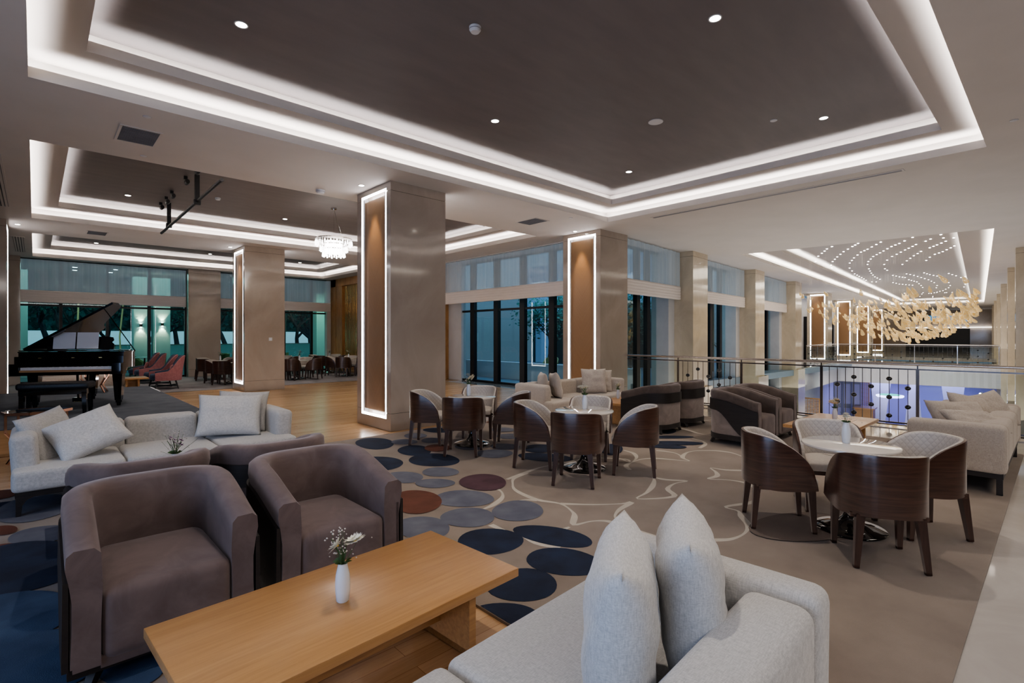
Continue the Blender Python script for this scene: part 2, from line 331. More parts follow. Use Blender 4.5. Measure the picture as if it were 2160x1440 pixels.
# ------------------------------------------------------------------ patterned lounge rug
def clip(poly, a, b_, c):      # keep a*x + b*y <= c
    out = []
    for i in range(len(poly)):
        p, q = poly[i], poly[(i + 1) % len(poly)]; dp = a * p[0] + b_ * p[1] - c; dq = a * q[0] + b_ * q[1] - c
        if dp <= 0: out.append(p)
        if dp * dq < 0: t = dp / (dp - dq); out.append((p[0] + (q[0] - p[0]) * t, p[1] + (q[1] - p[1]) * t))
    return out
RM = [M['rug'], M['navy'], M['slate'], M['rust'], M['plum'], M['blue'], M['mushroom'], M['line']]
mb = MB(); ZR = .014
outline = [(1.97, .35), (10.0, .35), (10.0, 7.67), (-3.2, 7.67), (-3.2, 2.52), (1.97, 2.52)]
mb.prism(outline, -.002, ZR, 0)
DOTS = [(3.97, 6.3, 0.36, 0.25, 1.2, 0), (3.86, 5.65, 0.39, 0.34, 1.58, 0), (3.21, 5.99, 0.43, 0.33, 1.56, 0), (3.79, 7.13, 0.47, 0.29, 1.25, 0), (5.13, 7.36, 0.29, 0.24, 2.04, 0), (4.24, 7.83, 0.21, 0.16, 1.99, 0), (2.66, 3.11, 0.28, 0.27, 1.92, 0), (3.1, 2.84, 0.37, 0.19, 1.91, 0), (2.81, 2.46, 0.3, 0.23, 2.09, 0), (2.35, 2.42, 0.24, 0.24, -2.69, 0), (2.02, 2.24, 0.22, 0.12, 2.38, 0), (3.57, 5.09, 0.25, 0.21, 1.8, 1), (3.13, 5.19, 0.27, 0.22, 1.56, 1), (3.25, 4.74, 0.24, 0.18, 2.16, 1), (3.16, 4.1, 0.33, 0.27, 2.19, 1), (2.86, 3.65, 0.27, 0.25, 1.72, 1), (3.31, 3.47, 0.29, 0.26, -2.38, 1), (2.42, 3.72, 0.29, 0.24, 1.6, 1), (4.67, 5.37, 0.27, 0.27, 1.63, 1), (5.08, 5.6, 0.23, 0.22, 1.58, 1), (4.17, 6.91, 0.23, 0.19, 1.6, 1), (4.56, 7.21, 0.25, 0.19, 1.33, 1), (4.54, 6.71, 0.22, 0.17, 1.23, 1), (4.7, 5.96, 0.26, 0.23, 1.27, 1), (5.96, 6.64, 0.25, 0.22, 2.32, 1), (5.66, 6.12, 0.23, 0.23, 1.05, 1), (2.76, 4.35, 0.4, 0.25, 1.13, 2), (4.3, 6.2, 0.26, 0.2, 1.21, 2), (6.38, 7.31, 0.18, 0.16, 2.28, 2), (3.67, 4.41, 0.35, 0.27, 0.96, 3), (5.37, 5.16, 0.3, 0.25, -2.51, 0), (5.02, 4.74, 0.41, 0.23, 2.0, 0), (6.08, 4.42, 0.38, 0.18, -2.57, 0), (-0.26, 7.44, 0.23, 0.07, 1.7, 2), (-0.22, 6.77, 0.34, 0.09, 1.69, 0), (0.01, 6.66, 0.5, 0.3, 1.64, 1), (-0.2, 6.06, 0.16, 0.06, 1.88, 2), (0.04, 5.71, 0.28, 0.2, 1.81, 1), (-0.17, 5.52, 0.16, 0.07, 1.99, 2), (-0.08, 5.05, 0.61, 0.24, 1.81, 0), (-0.11, 4.18, 0.44, 0.18, 1.9, 4), (0.03, 3.51, 0.38, 0.17, 1.94, 4), (0.34, 3.21, 0.3, 0.15, 1.81, 4), (1.09, 3.49, 0.29, 0.16, 1.5, 0), (1.25, 4.76, 0.35, 0.21, 1.79, 1), (7.50, 4.30, 0.40, 0.11, -0.70, 0), (7.14, 4.01, 0.44, 0.15, -0.85, 0), (6.82, 3.98, 0.30, 0.15, -0.95, 0), (7.96, 4.6, 0.28, 0.13, -2.71, 0), (4.81, 1.52, 0.53, 0.31, 2.87, 5), (4.47, 1.25, 0.63, 0.35, 2.77, 5), (4.65, 0.86, 0.59, 0.29, 2.97, 5)]
LINES = [[(3.94, 4.31), (4.28, 4.37), (4.6, 4.42), (4.86, 4.38), (5.44, 4.29), (5.73, 3.95), (5.64, 3.82), (5.7, 3.98)], [(4.3, 4.35), (4.04, 4.29), (3.88, 4.15), (3.73, 3.94), (3.67, 3.58), (3.75, 3.33), (3.66, 3.1), (3.57, 3.0), (3.42, 2.88), (3.59, 2.83), (3.69, 2.75), (3.71, 2.66)], [(3.75, 3.33), (3.97, 3.09), (4.19, 2.92), (4.29, 2.88), (4.04, 2.84), (3.85, 2.76), (3.77, 2.65)], [(3.63, 4.13), (3.57, 3.98), (3.45, 3.85), (3.25, 3.75), (3.1, 3.72)], [(3.48, 3.68), (3.58, 3.65), (3.66, 3.56)], [(3.72, 2.63), (3.7, 2.46), (3.7, 2.3), (3.74, 2.19), (3.84, 2.04), (3.98, 1.9), (4.11, 1.81), (4.31, 1.79), (4.52, 1.85), (4.69, 1.98), (4.81, 2.06), (4.84, 2.19), (5.12, 2.08), (5.26, 2.08), (5.48, 2.13), (5.67, 2.24), (5.79, 2.41), (5.75, 2.6), (5.64, 2.75), (5.83, 2.74), (5.99, 2.83), (6.13, 2.96), (6.17, 2.79), (6.32, 2.61)], [(5.24, 3.23), (5.26, 3.06), (5.38, 2.88), (5.2, 2.92), (4.95, 2.87), (4.76, 2.69), (4.43, 2.9), (4.67, 2.95), (4.91, 3.03), (5.13, 3.14), (5.24, 3.23)], [(3.17, 2.87), (3.25, 2.87), (3.35, 2.87)], [(2.89, 3.37), (2.89, 3.19), (2.93, 3.06), (2.9, 2.83), (2.97, 2.64)], [(8.26, 3.86), (8.14, 3.98), (8.15, 4.15), (8.27, 4.36), (8.37, 4.62)], [(7.66, 4.01), (7.59, 3.8), (7.4, 3.66), (7.1, 3.6)], [(7.01, 2.93), (7.14, 3.15), (7.1, 3.36), (6.92, 3.53), (6.72, 3.58), (6.47, 3.52), (6.34, 3.44), (6.26, 3.32), (6.16, 3.52), (6.07, 3.69), (5.91, 3.79), (5.67, 3.79), (5.45, 3.74), (5.32, 3.59)], [(6.17, 4.27), (6.11, 4.07), (5.93, 3.9), (5.7, 3.8)], [(6.49, 3.94), (6.54, 3.84), (6.54, 3.67), (6.45, 3.54)], [(9.21, 5.06), (9.26, 4.85), (9.54, 4.67), (9.94, 4.64)]]
rd = random.Random(3)
def blob(cx, cy, a, b_, ang, n=30):
    p1, p2 = rd.uniform(0, 6), rd.uniform(0, 6); out = []
    for k in range(n):
        t = 2 * pi * k / n; r_ = 1 + .035 * sin(2 * t + p1) + .025 * sin(3 * t + p2); x, y = a * r_ * cos(t), b_ * r_ * sin(t)
        out.append((cx + x * cos(ang) - y * sin(ang), cy + x * sin(ang) + y * cos(ang)))
    return out
def inside(poly):
    poly = clip(poly, 0, 1, 7.66); poly = clip(poly, 0, -1, -.36); poly = clip(poly, 1, 0, 9.99)
    if poly and sum(p[1] for p in poly) / len(poly) < 2.7 and min(p[0] for p in poly) < 1.98: poly = clip(poly, -1, 0, -1.975)
    return poly
for k, pts in enumerate(LINES):                      # cream outlines of the leaf shapes
    P3 = []
    for i in range(len(pts) - 1):                    # Catmull-Rom
        p0, p1, p2, p3 = [Vector(pts[max(0, min(len(pts) - 1, i + j))]) for j in (-1, 0, 1, 2)]
        for t in (0, .25, .5, .75): P3.append(.5 * ((2 * p1) + (p2 - p0) * t + (2 * p0 - 5 * p1 + 4 * p2 - p3) * t * t + (3 * p1 - p0 - 3 * p2 + p3) * t ** 3))
    P3.append(Vector(pts[-1])); vs = []; fs = []
    for i, p in enumerate(P3):
        d = P3[min(i + 1, len(P3) - 1)] - P3[max(0, i - 1)]; d = d.normalized() if d.length > 1e-6 else Vector((1, 0)); w = .021 + .010 * sin(i * .45 + k)
        nn = Vector((-d.y, d.x)); z = ZR + .0006 + .00002 * k + .000012 * i
        vs += [(*(p + nn * w), z), (*(p - nn * w), z)]
        if i: fs.append((2 * i - 2, 2 * i - 1, 2 * i + 1, 2 * i))
    mb.add(vs, fs, 7)
def dots(ds, z0):
    for k, (x, y, a, b_, ang, c) in enumerate(ds):
        b_ = max(b_, .62 * a) if x < .3 else b_; poly = inside(blob(x, y, a * .96, b_ * .94, ang))
        if len(poly) > 2: mb.flat(poly, z0 + .00012 * k, c + 1)
dots(DOTS[:-2], ZR + .002)
tag(mb.build('lounge_rug', RM, smooth=0), 'large taupe lounge rug with navy, slate and rust pebbles and cream outlines', 'rug')
# ------------------------------------------------------------------ ceilings and lit coffers
COF = [(-.05, 9.88, .72, 7.29), (-.05, 9.88, 9.61, 15.96), (-.05, 9.88, 18.31, 23.58)]
xs = [-6, -.05, 9.88, 11.75]; ys = [-4, .72, 7.29, 9.61, 15.96, 18.31, 23.58, 24.6]; mb = MB()
for i in range(3):
    for j in range(7):
        if i == 1 and j in (1, 3, 5): continue
        mb.add([(xs[i], ys[j], CEIL), (xs[i + 1], ys[j], CEIL), (xs[i + 1], ys[j + 1], CEIL), (xs[i], ys[j + 1], CEIL)], [(0, 1, 2, 3)])
struct(mb.build('ceiling', M['ceiling'], smooth=0))
hx0, hx1, hy0, hy1 = 5.4, 44.6, -7.2, -1.1
A_, B_, C_, D_ = (11.75, -14), (11.75, 8.85), at(70, 3)[:2], at(70, -24)[:2]
h1, h2, h3, h4 = at(hx0, hy0)[:2], at(hx0, hy1)[:2], at(hx1, hy1)[:2], at(hx1, hy0)[:2]
mb = MB(); v = [(*p, CEIL) for p in (A_, B_, C_, D_, h1, h2, h3, h4)]
mb.add(v, [(0, 1, 5, 4), (1, 2, 6, 5), (2, 3, 7, 6), (3, 0, 4, 7)]); struct(mb.build('ceiling', M['ceiling'], smooth=0))
def coffer(tr, x0, x1, y0, y1, ring, name, trayc=None, power=1.0, col=(1, .96, .95)):
    # tr maps local x, y, z to the world
    mb = MB(); z0 = CEIL; lip = .115; zr = z0 + .255; pk = .17
    def rect(x0, x1, y0, y1, za, zb, mi):
        c = [(x0, y0), (x1, y0), (x1, y1), (x0, y1)]
        for i in range(4):
            p, q = c[i], c[(i + 1) % 4]; mb.add([tr(*p, za), tr(*q, za), tr(*q, zb), tr(*p, zb)], [(0, 1, 2, 3)], mi)
    def ringp(o, i_, z, mi):
        O = [(o[0], o[2]), (o[1], o[2]), (o[1], o[3]), (o[0], o[3])]; I = [(i_[0], i_[2]), (i_[1], i_[2]), (i_[1], i_[3]), (i_[0], i_[3])]
        for k in range(4):
            a, b_ = O[k], O[(k + 1) % 4]; c, d = I[(k + 1) % 4], I[k]
            mb.add([tr(*a, z), tr(*b_, z), tr(*c, z), tr(*d, z)], [(0, 1, 2, 3)], mi)
    def grow(r_, g): return (r_[0] - g, r_[1] + g, r_[2] - g, r_[3] + g)
    R = (x0, x1, y0, y1); R2 = grow(R, -ring); t = .02
    for (r_, za, zc) in ((R, z0, zr), (R2, zr, zr + .255)):
        rect(*r_, za, za + lip, 1); ringp(grow(r_, t), r_, za + lip, 1)       # lip and its top edge
        rect(*grow(r_, t), za + .03, za + lip, 1); ringp(grow(r_, pk), grow(r_, t), za + .03, 1)   # light pocket
        rect(*grow(r_, pk), za + .03, zc, 1)
    ringp(grow(R, pk), R2, zr, 0)
    a, b_, c, d = grow(R2, pk); mb.add([tr(a, c, zr + .255), tr(b_, c, zr + .255), tr(b_, d, zr + .255), tr(a, d, zr + .255)], [(0, 1, 2, 3)], 2)
    o = struct(mb.build(name, [M['ringceil'], M['lip'], trayc or M['tray']], smooth=0))
    for (r_, za, pw) in ((R, z0, .85), (R2, zr, .5)):
        g = grow(r_, .10)
        for (cx, cy, L, ang) in (((g[0] + g[1]) / 2, g[2], r_[1] - r_[0], 0), ((g[0] + g[1]) / 2, g[3], r_[1] - r_[0], pi), (g[0], (g[2] + g[3]) / 2, r_[3] - r_[2], -pi / 2), (g[1], (g[2] + g[3]) / 2, r_[3] - r_[2], pi / 2)):
            base = tr(cx, cy, za + .055); rz = ang + (AT if tr is at else 0)
            light('cove_light', 'AREA', base, L * 9.0 * pw * power, col, (pi - .55, 0, rz), shape='RECTANGLE', size=L, size_y=.05)
idn = lambda x, y, z=0: (x, y, z)
coffer(idn, *COF[0], .44, 'trim_1'); coffer(idn, *COF[1], .44, 'trim_2'); coffer(idn, *COF[2], .44, 'trim_3', power=.8)
coffer(at, hx0, hx1, hy0, hy1, .75, 'trim_4', mat('atrium_panel', (.36, .335, .32), rough=.5), power=1.2, col=(1, .97, .90))
# ------------------------------------------------------------------ walls
# the glazed wall line behind the far dining tables (y = 24.4), wood wall at x = 10.5, courtyard glazing at x = 11.7
mb = MB(); mb.box(-6, 11.7, 24.35, 24.6, 4.25, 4.5); mb.box(-6, -1.7, 24.2, 24.5, 0, 4.33); mb.box(10.28, 10.47, 24.05, 24.35, 0, 4.3); struct(mb.build('wall_back', M['ceiling'], smooth=0))
mb = MB(); mb.box(10.95, 11.75, 9.12, 15.9, 4.30, 4.5); mb.box(11.6, 11.8, 15.2, 16.2, 0, 4.33); struct(mb.build('wall_right', M['whitewall'], smooth=0))
mb = MB(); mb.box(10.62, 10.78, 16.0, 24.4, 0, 4.33); mb.box(10.78, 11.6, 16.0, 16.15, 0, 4.33); struct(mb.build('wall_side', M['woodwall'], smooth=0))
mb = MB(); mb.box(10.48, 10.62, 23.55, 24.4, 0, 4.33); mb.box(10.50, 10.62, 22.9, 24.35, 0, 3.98); mb.box(10.48, 10.62, 16.0, 24.4, 3.98, 4.33)
struct(mb.build('trim_5', M['woodwall'], smooth=0))
mb = MB(); mb.box(10.40, 10.62, 16.0, 24.4, 0, .09); struct(mb.build('baseboard_side', M['oakdark'], smooth=0))
# slab edge under the balustrade, marble fascia
mb = MB(); mb.box(11.60, 11.75, -10, 7.87, -.35, .004); struct(mb.build('trim_6', M['stone2'], smooth=0))
# unseen wall behind the camera, coloured dark to keep its reflection out of the windows
mb = MB(); mb.box(-6, 12, -4.2, -4, 0, 4.33); struct(mb.build('wall_front', M['wenge'], smooth=0))
mb = MB(); mb.box(-6.3, -6.1, -4.2, 24.6, 0, 4.33); struct(mb.build('wall_left', M['wenge'], smooth=0))  # unseen wall added so the piano reflects something dark
# ------------------------------------------------------------------ pillars
def niche(face_x, sgn, y0, y1, parent, ox, oy):
    # recessed lit niche on a face of constant x. local to the pillar base
    oy0, oy1 = y0 + .15, y1 - .17; z0, z1 = .20, 4.235; dep = .10
    pw = MB(); gap = .085; hw = (oy1 - oy0) / 2 - gap; cy = (oy0 + oy1) / 2 - oy
    pw.rbox(0, 0, (z0 + z1) / 2, .035, 2 * hw, z1 - z0 - 2 * gap - .05, .004, 1)
    p = pw.build('wood_panel', M['chevron'], parent); p.location = (face_x - ox + sgn * -.045, cy, 0)
    led = MB(); X = face_x - ox - sgn * .014; w = .044; a, b_ = oy0 - oy, oy1 - oy
    x0, x1 = sorted((X, X + sgn * .008))
    led.box(x0, x1, a, a + w, z0, z1); led.box(x0, x1, b_ - w, b_, z0, z1); led.box(x0, x1, a, b_, z0, z0 + w); led.box(x0, x1, a, b_, z1 - w, z1)
    led.build('led_strip', M['ledwhite'], parent, smooth=0)
    rt = MB(); xx = sorted((X, face_x - ox - sgn * dep)); rt.box(xx[0], xx[1], a + w, a + gap, z0, z1); rt.box(xx[0], xx[1], b_ - gap, b_ - w, z0, z1); rt.build('niche_lining', M['whitewall'], p, smooth=0).matrix_parent_inverse = Matrix.Translation(-p.location)
def pillar(x0, y0, w=1.15, d=1.25, niches=(-1, 1), stone='stone', zb=0, zt=CEIL, label='', tr=None, group=None, rz=0):
    loc = (x0, y0, 0) if tr is None else tr(x0, y0, 0)
    e = empty('pillar', loc, rz); bz = [(zb, .30), (.306, 4.165), (4.171, zt)]; mb = MB(); dep = .10
    xa = dep if -1 in niches else 0; xb = w - dep if 1 in niches else w
    for za, zc in bz:
        mb.box(xa, xb, 0, d, za, zc)
        for s, f0, f1 in ((-1, 0, xa), (1, xb, w)):
            if s in niches:
                n0, n1 = .15, d - .17; q0, q1 = max(za, .20), min(zc, 4.235)
                mb.box(f0, f1, 0, n0, za, zc); mb.box(f0, f1, n1, d, za, zc)
                if za < .20: mb.box(f0, f1, n0, n1, za, .20)
                if zc > 4.235: mb.box(f0, f1, n0, n1, 4.235, zc)
    st = mb.build('stone_cladding', M[stone], e, smooth=0)
    g = MB(); g.box(xa + .008, xb - .008, .008, d - .008, .299, .307); g.box(xa + .008, xb - .008, .008, d - .008, 4.164, 4.172)
    for s, f0, f1 in ((-1, .008, xa + .01), (1, xb - .01, w - .008)):
        if s in niches:
            for q in ((.008, .142), (d - .162, d - .008)):
                for z in (.299, 4.164): g.box(f0, f1, *q, z, z + .008)
    g.build('joint', M['slotdark'], e, smooth=0)
    for s in niches: niche(x0 if s < 0 else x0 + w, s, y0, y0 + d, e, x0, y0)
    return tag(e, label, 'pillar', group)
pillar(4.49, 7.88, label='nearest beige marble pillar with a lit chevron wood niche')
pillar(10.37, 7.87, 1.17, 1.24, niches=(-1,), label='marble pillar where the steel balustrade starts, with a warm lit wood niche')
pillar(4.55, 16.5, niches=(-1, 1), label='beige marble pillar between the piano and the crystal chandelier')
pillar(-1.62, 16.5, niches=(1,), label='marble pillar at the left edge behind the piano, seen by its lit strip')
pillar(4.49, 23.75, d=.7, niches=(), label='plain marble pillar on the far window wall')
pillar(-1.5, 23.75, d=.7, niches=(), label='plain marble pillar left of the far windows')
for k, lb in enumerate(('cream marble column right of the first tall curtained window', 'cream marble column between the second and third tall windows', 'cream marble column before the chandelier, right of the last tall window')):
    e = empty('column', at(3.6 + 6.08 * k, -.26), AT); mb = MB()
    for za, zc in ((-5.2, .0), (.0, 4.165), (4.171, CEIL)): mb.box(0, 1.17 if za >= 0 else 1.3, 0 if za >= 0 else -.12, .62, za, zc)
    mb.build('stone_cladding', M['stone2'], e, smooth=0); g = MB(); g.box(.01, 1.16, .01, .6, 4.16, 4.175); g.build('joint', M['slotdark'], e, smooth=0)
    tag(e, lb, 'column')
for k, (a, w) in enumerate(((3.6, .42), (9.7, .42), (15.85, .42), (24.4, .42), (33, .42), (41.5, .42), (50, .42))):
    if k == 0: continue
    e = empty('column', at(a, -8.15), AT); mb = MB()
    for za, zc in ((-5.2, 4.165), (4.171, CEIL)): mb.box(0, w, 0, w, za, zc)
    mb.build('stone_cladding', M['stone2'], e, smooth=0); g = MB(); g.box(.01, w - .01, .01, w - .01, 4.16, 4.175); g.build('joint', M['slotdark'], e, smooth=0)
    tag(e, ('', 'thick cream column at the right edge of the photo beyond the balustrade', 'slim cream column second from the right edge beyond the void', 'slim cream column third from the right edge beyond the void', 'slim cream column at the far end of the row, fourth from the right edge', 'far slim cream column fifth from the right edge', 'farthest slim cream column of the right hand row')[k], 'column')
for k, (a, lb) in enumerate(((24.4, 'first lit wood niche pillar beyond the glass chandelier'), (32.8, 'second lit wood niche pillar beyond the glass chandelier'), (41.2, 'third lit wood niche pillar beyond the glass chandelier'), (49.6, 'farthest lit wood niche pillar beyond the glass chandelier'))):
    pillar(a, .0, 1.17, 1.15, niches=(-1,), stone='stone2', label=lb, tr=at, rz=AT)
# ------------------------------------------------------------------ windows
def window(name, tr, x0, x1, y, z0, z1, mull, fw=.09, hbars=(), rz=0, thick=.07, fm='frame'):
    """glazed wall along local x at depth y"""
    e = MB()
    for x in [x0] + list(mull) + [x1]: e.box(x - fw / 2, x + fw / 2, y - thick, y + thick, z0, z1)
    for z in (z0 + .04, z1 - .04) + tuple(hbars): e.box(x0, x1, y - thick * .8, y + thick * .8, z - .035, z + .035)
    e.v = [tr(*p) for p in e.v]; f = struct(e.build(name, M[fm], smooth=0))
    g = MB(); g.box(x0, x1, y - .006, y + .006, z0, z1); g.v = [tr(*p) for p in g.v]; p = g.build('pane', M['glass'], f, smooth=0); return f
swap = lambda x, y, z=0: (y, x, z)
window('window_1', idn, -.40, 4.49, 24.25, 0, CEIL, (.68, 1.98, 3.26), hbars=(2.72,))
window('window_2', idn, 5.64, 10.48, 24.25, 0, CEIL, (6.9, 8.35, 9.6), hbars=(2.72,))
window('window_3', swap, 9.15, 16.0, 11.7, 0, CEIL, (10.7, 12.0, 13.3, 14.6, 15.9), .22, (2.55,))
window('window_4', at, -.1, 3.6, .78, -5.2, CEIL, (.95, 1.9, 2.55), .20, (-.45,)); window('window_5', at, 4.77, 9.68, .78, -5.2, CEIL, (6.2, 7.6, 8.6), .22, (-.45,)); window('window_6', at, 10.85, 15.76, .78, -5.2, CEIL, (12.3, 13.7, 14.7), .22, (-.45,))
# white reveals of the tall windows
mb = MB()
for x in (3.6, 9.68, 15.76):
    mb.box(x - .42, x, .36, .95, -5.2, CEIL)
    mb.box(x, x + 1.17, .36, .95, -5.2, CEIL)
mb.v = [at(*p) for p in mb.v]; struct(mb.build('wall_atrium', M['whitewall'], smooth=0))
# pleated blinds: a sheer upper drop and a gathered stack
def blind(tr, x0, x1, y, ztop, label, rz=0, sheerz=3.22, zb=2.80, folds=5, curtain=True):
    e = empty('roman_blind', tr((x0 + x1) / 2, y, 0)); o = Vector(e.location)
    mb = MB(); n = 6; prof = []
    for i in range(folds):
        za = zb + (sheerz - zb) * i / folds; zc = zb + (sheerz - zb) * (i + 1) / folds; prof += [(-.016, za + .004), (-.022, (za + zc) / 2)]
    prof += [(0, sheerz), (.05, sheerz), (.05, zb)]
    vs = []; fs = []; m_ = len(prof); N = 12
    for k in range(N + 1):
        x = x0 + (x1 - x0) * k / N; s = .003 * sin(k * 2.1)
        for (dy, z) in prof: vs.append(Vector(tr(x, y + dy, z + s)) - o)
    for k in range(N):
        for j in range(m_): a = k * m_ + j; b_ = k * m_ + (j + 1) % m_; fs.append((a, b_, b_ + m_, a + m_))
    fs += [tuple(range(m_)), tuple(reversed(range(N * m_, (N + 1) * m_)))]; mb.add(vs, fs); mb.build('pleat_stack', M['blind'], e, smooth=0)
    mb = MB(); N = int((x1 - x0) / .06); vs = []; fs = []
    for k in range(N + 1):
        x = x0 + (x1 - x0) * k / N; d = .018 * sin(k * 1.3) + .012 * sin(k * .37)
        vs += [Vector(tr(x, y + d, sheerz)) - o, Vector(tr(x, y + d, ztop)) - o]
        if k: fs.append((2 * k - 2, 2 * k - 1, 2 * k + 1, 2 * k))
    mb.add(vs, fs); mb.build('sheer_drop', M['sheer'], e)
    return tag(e, label, 'blind')
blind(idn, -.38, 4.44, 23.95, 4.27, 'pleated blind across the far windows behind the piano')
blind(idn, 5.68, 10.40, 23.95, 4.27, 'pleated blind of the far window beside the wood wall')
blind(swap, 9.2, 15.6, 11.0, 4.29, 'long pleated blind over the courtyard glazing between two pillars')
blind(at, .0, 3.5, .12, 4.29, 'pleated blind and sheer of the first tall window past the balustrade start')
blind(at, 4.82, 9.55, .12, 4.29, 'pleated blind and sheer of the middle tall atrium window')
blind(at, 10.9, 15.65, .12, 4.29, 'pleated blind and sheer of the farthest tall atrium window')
# ------------------------------------------------------------------ helpers for plan paths
def upath(xf, hw, xb, r, nside=6, narc=10, nback=5, ex=2.0):
    """U from the front right tip round the back to the front left tip; outward normals"""
    pts = []; s = 0
    for k in range(nside): pts.append((xf + (xb + r - xf) * k / nside, -hw, 0, -1))
    for k in range(narc + 1):
        a = -pi / 2 - (pi / 2) * k / narc; pts.append((xb + r + r * cos(a), -hw + r + r * sin(a), cos(a), sin(a)))
    for k in range(1, nback): pts.append((xb, (-hw + r) + (2 * hw - 2 * r) * k / nback, -1, 0))
    for k in range(narc + 1):
        a = pi - (pi / 2) * k / narc; pts.append((xb + r + r * cos(a), hw - r + r * sin(a), cos(a), sin(a)))
    for k in range(1, nside + 1): pts.append((xb + r + (xf - xb - r) * k / nside, hw, 0, 1))
    out = []; L = 0; p0 = None
    for p in pts:
        if p0: L += math.hypot(p[0] - p0[0], p[1] - p0[1])
        out.append((*p, L)); p0 = p
    return out
# ------------------------------------------------------------------ dining chair (front is +x)
def make_dining_chair(simple=False):
    r = empty('dining_chair'); ns, na = (3, 5) if simple else (8, 12); xf, hw, xb, rr = .235, .285, -.29, .255
    path = upath(xf, hw, xb, rr, ns, na, 2 if simple else 4)
    def g(x): return max(0, min(1, (xf - x) / (xf - xb)))
    def ztop(i): t = min(1, g(path[i][0]) / .97); return .395 + .405 * math.sqrt(1 - (1 - t) ** 2) ** 1.05
    def zbot(i): t = g(path[i][0]); return .372 - .022 * sin(pi * t)
    mb = MB(); mb.sweep(path, lambda i: [(0, zbot(i)), (0, (zbot(i) + ztop(i)) / 2), (.004, ztop(i) - .02), (0, ztop(i)), (-.016, ztop(i)), (-.016, zbot(i))])
    mb.box(-.20, .22, -.24, .24, .345, .375); mb.build('shell', M['walnut'], r, 50)
    mb = MB(); th = .030
    mb.sweep(path, lambda i: [(-.016, .38), (-.016, ztop(i) - .006), (-.018, ztop(i) + .002), (-.016 - th * .5, ztop(i) + .004), (-.016 - th * .9, ztop(i) - .003), (-.016 - th, ztop(i) - .02), (-.02 - th, (ztop(i) + .44) / 2), (-.016 - th, .38)])
    mb.build('backrest_pad', M['quilt'], r, 60)
    mb = MB()
    def loop(g_, z): q = upath(.25 - g_, .222 - g_, -.222 + g_, .19 - g_ * .6, 2, 4 if simple else 8, 2); return [(p[0], p[1], z) for p in q]
    Ls = [loop(.012, .385), loop(0, .40), loop(0, .445), loop(.012, .462), loop(.04, .472), loop(.10, .478)]; n = len(Ls[0]); vs = [p for q in Ls for p in q]
    mb.add(vs, [(i * n + j, i * n + (j + 1) % n, (i + 1) * n + (j + 1) % n, (i + 1) * n + j) for i in range(5) for j in range(n)] + [tuple(range(5 * n, 6 * n)), tuple(reversed(range(n)))])
    mb.build('seat', M['leather'], r, 60)
    for sx in (-1, 1):
        for sy in (-1, 1):
            mb = MB(); mb.bar((.20 if sx > 0 else -.205, sy * (.215 if sx > 0 else .182), .37), (.222 if sx > 0 else -.24, sy * (.222 if sx > 0 else .216), 0), .056, .056, w2=.034); mb.build('leg', M['walnutleg'], r, 0)
    return r
chairP = make_dining_chair(); chairS = make_dining_chair(True)
# ------------------------------------------------------------------ round table
def make_table(simple=False):
    r = empty('round_table'); sg = 20 if simple else 48
    mb = MB(); mb.lathe([(.0, .695), (.345, .695), (.355, .700), (.360, .708), (.358, .718), (.350, .722), (0, .722)], sg); mb.build('table_top', M['whitetop'], r)
    mb = MB(); mb.lathe([(0, 0), (.262, 0), (.267, .008), (.262, .016), (.18, .035), (.10, .065), (.055, .11), (.036, .17), (.030, .26), (.030, .45), (.036, .56), (.055, .64), (.10, .685), (.12, .694), (0, .694)], sg); mb.build('pedestal', M['blackgloss'], r, 50)
    return r
tableP = make_table(); tableS = make_table(True)
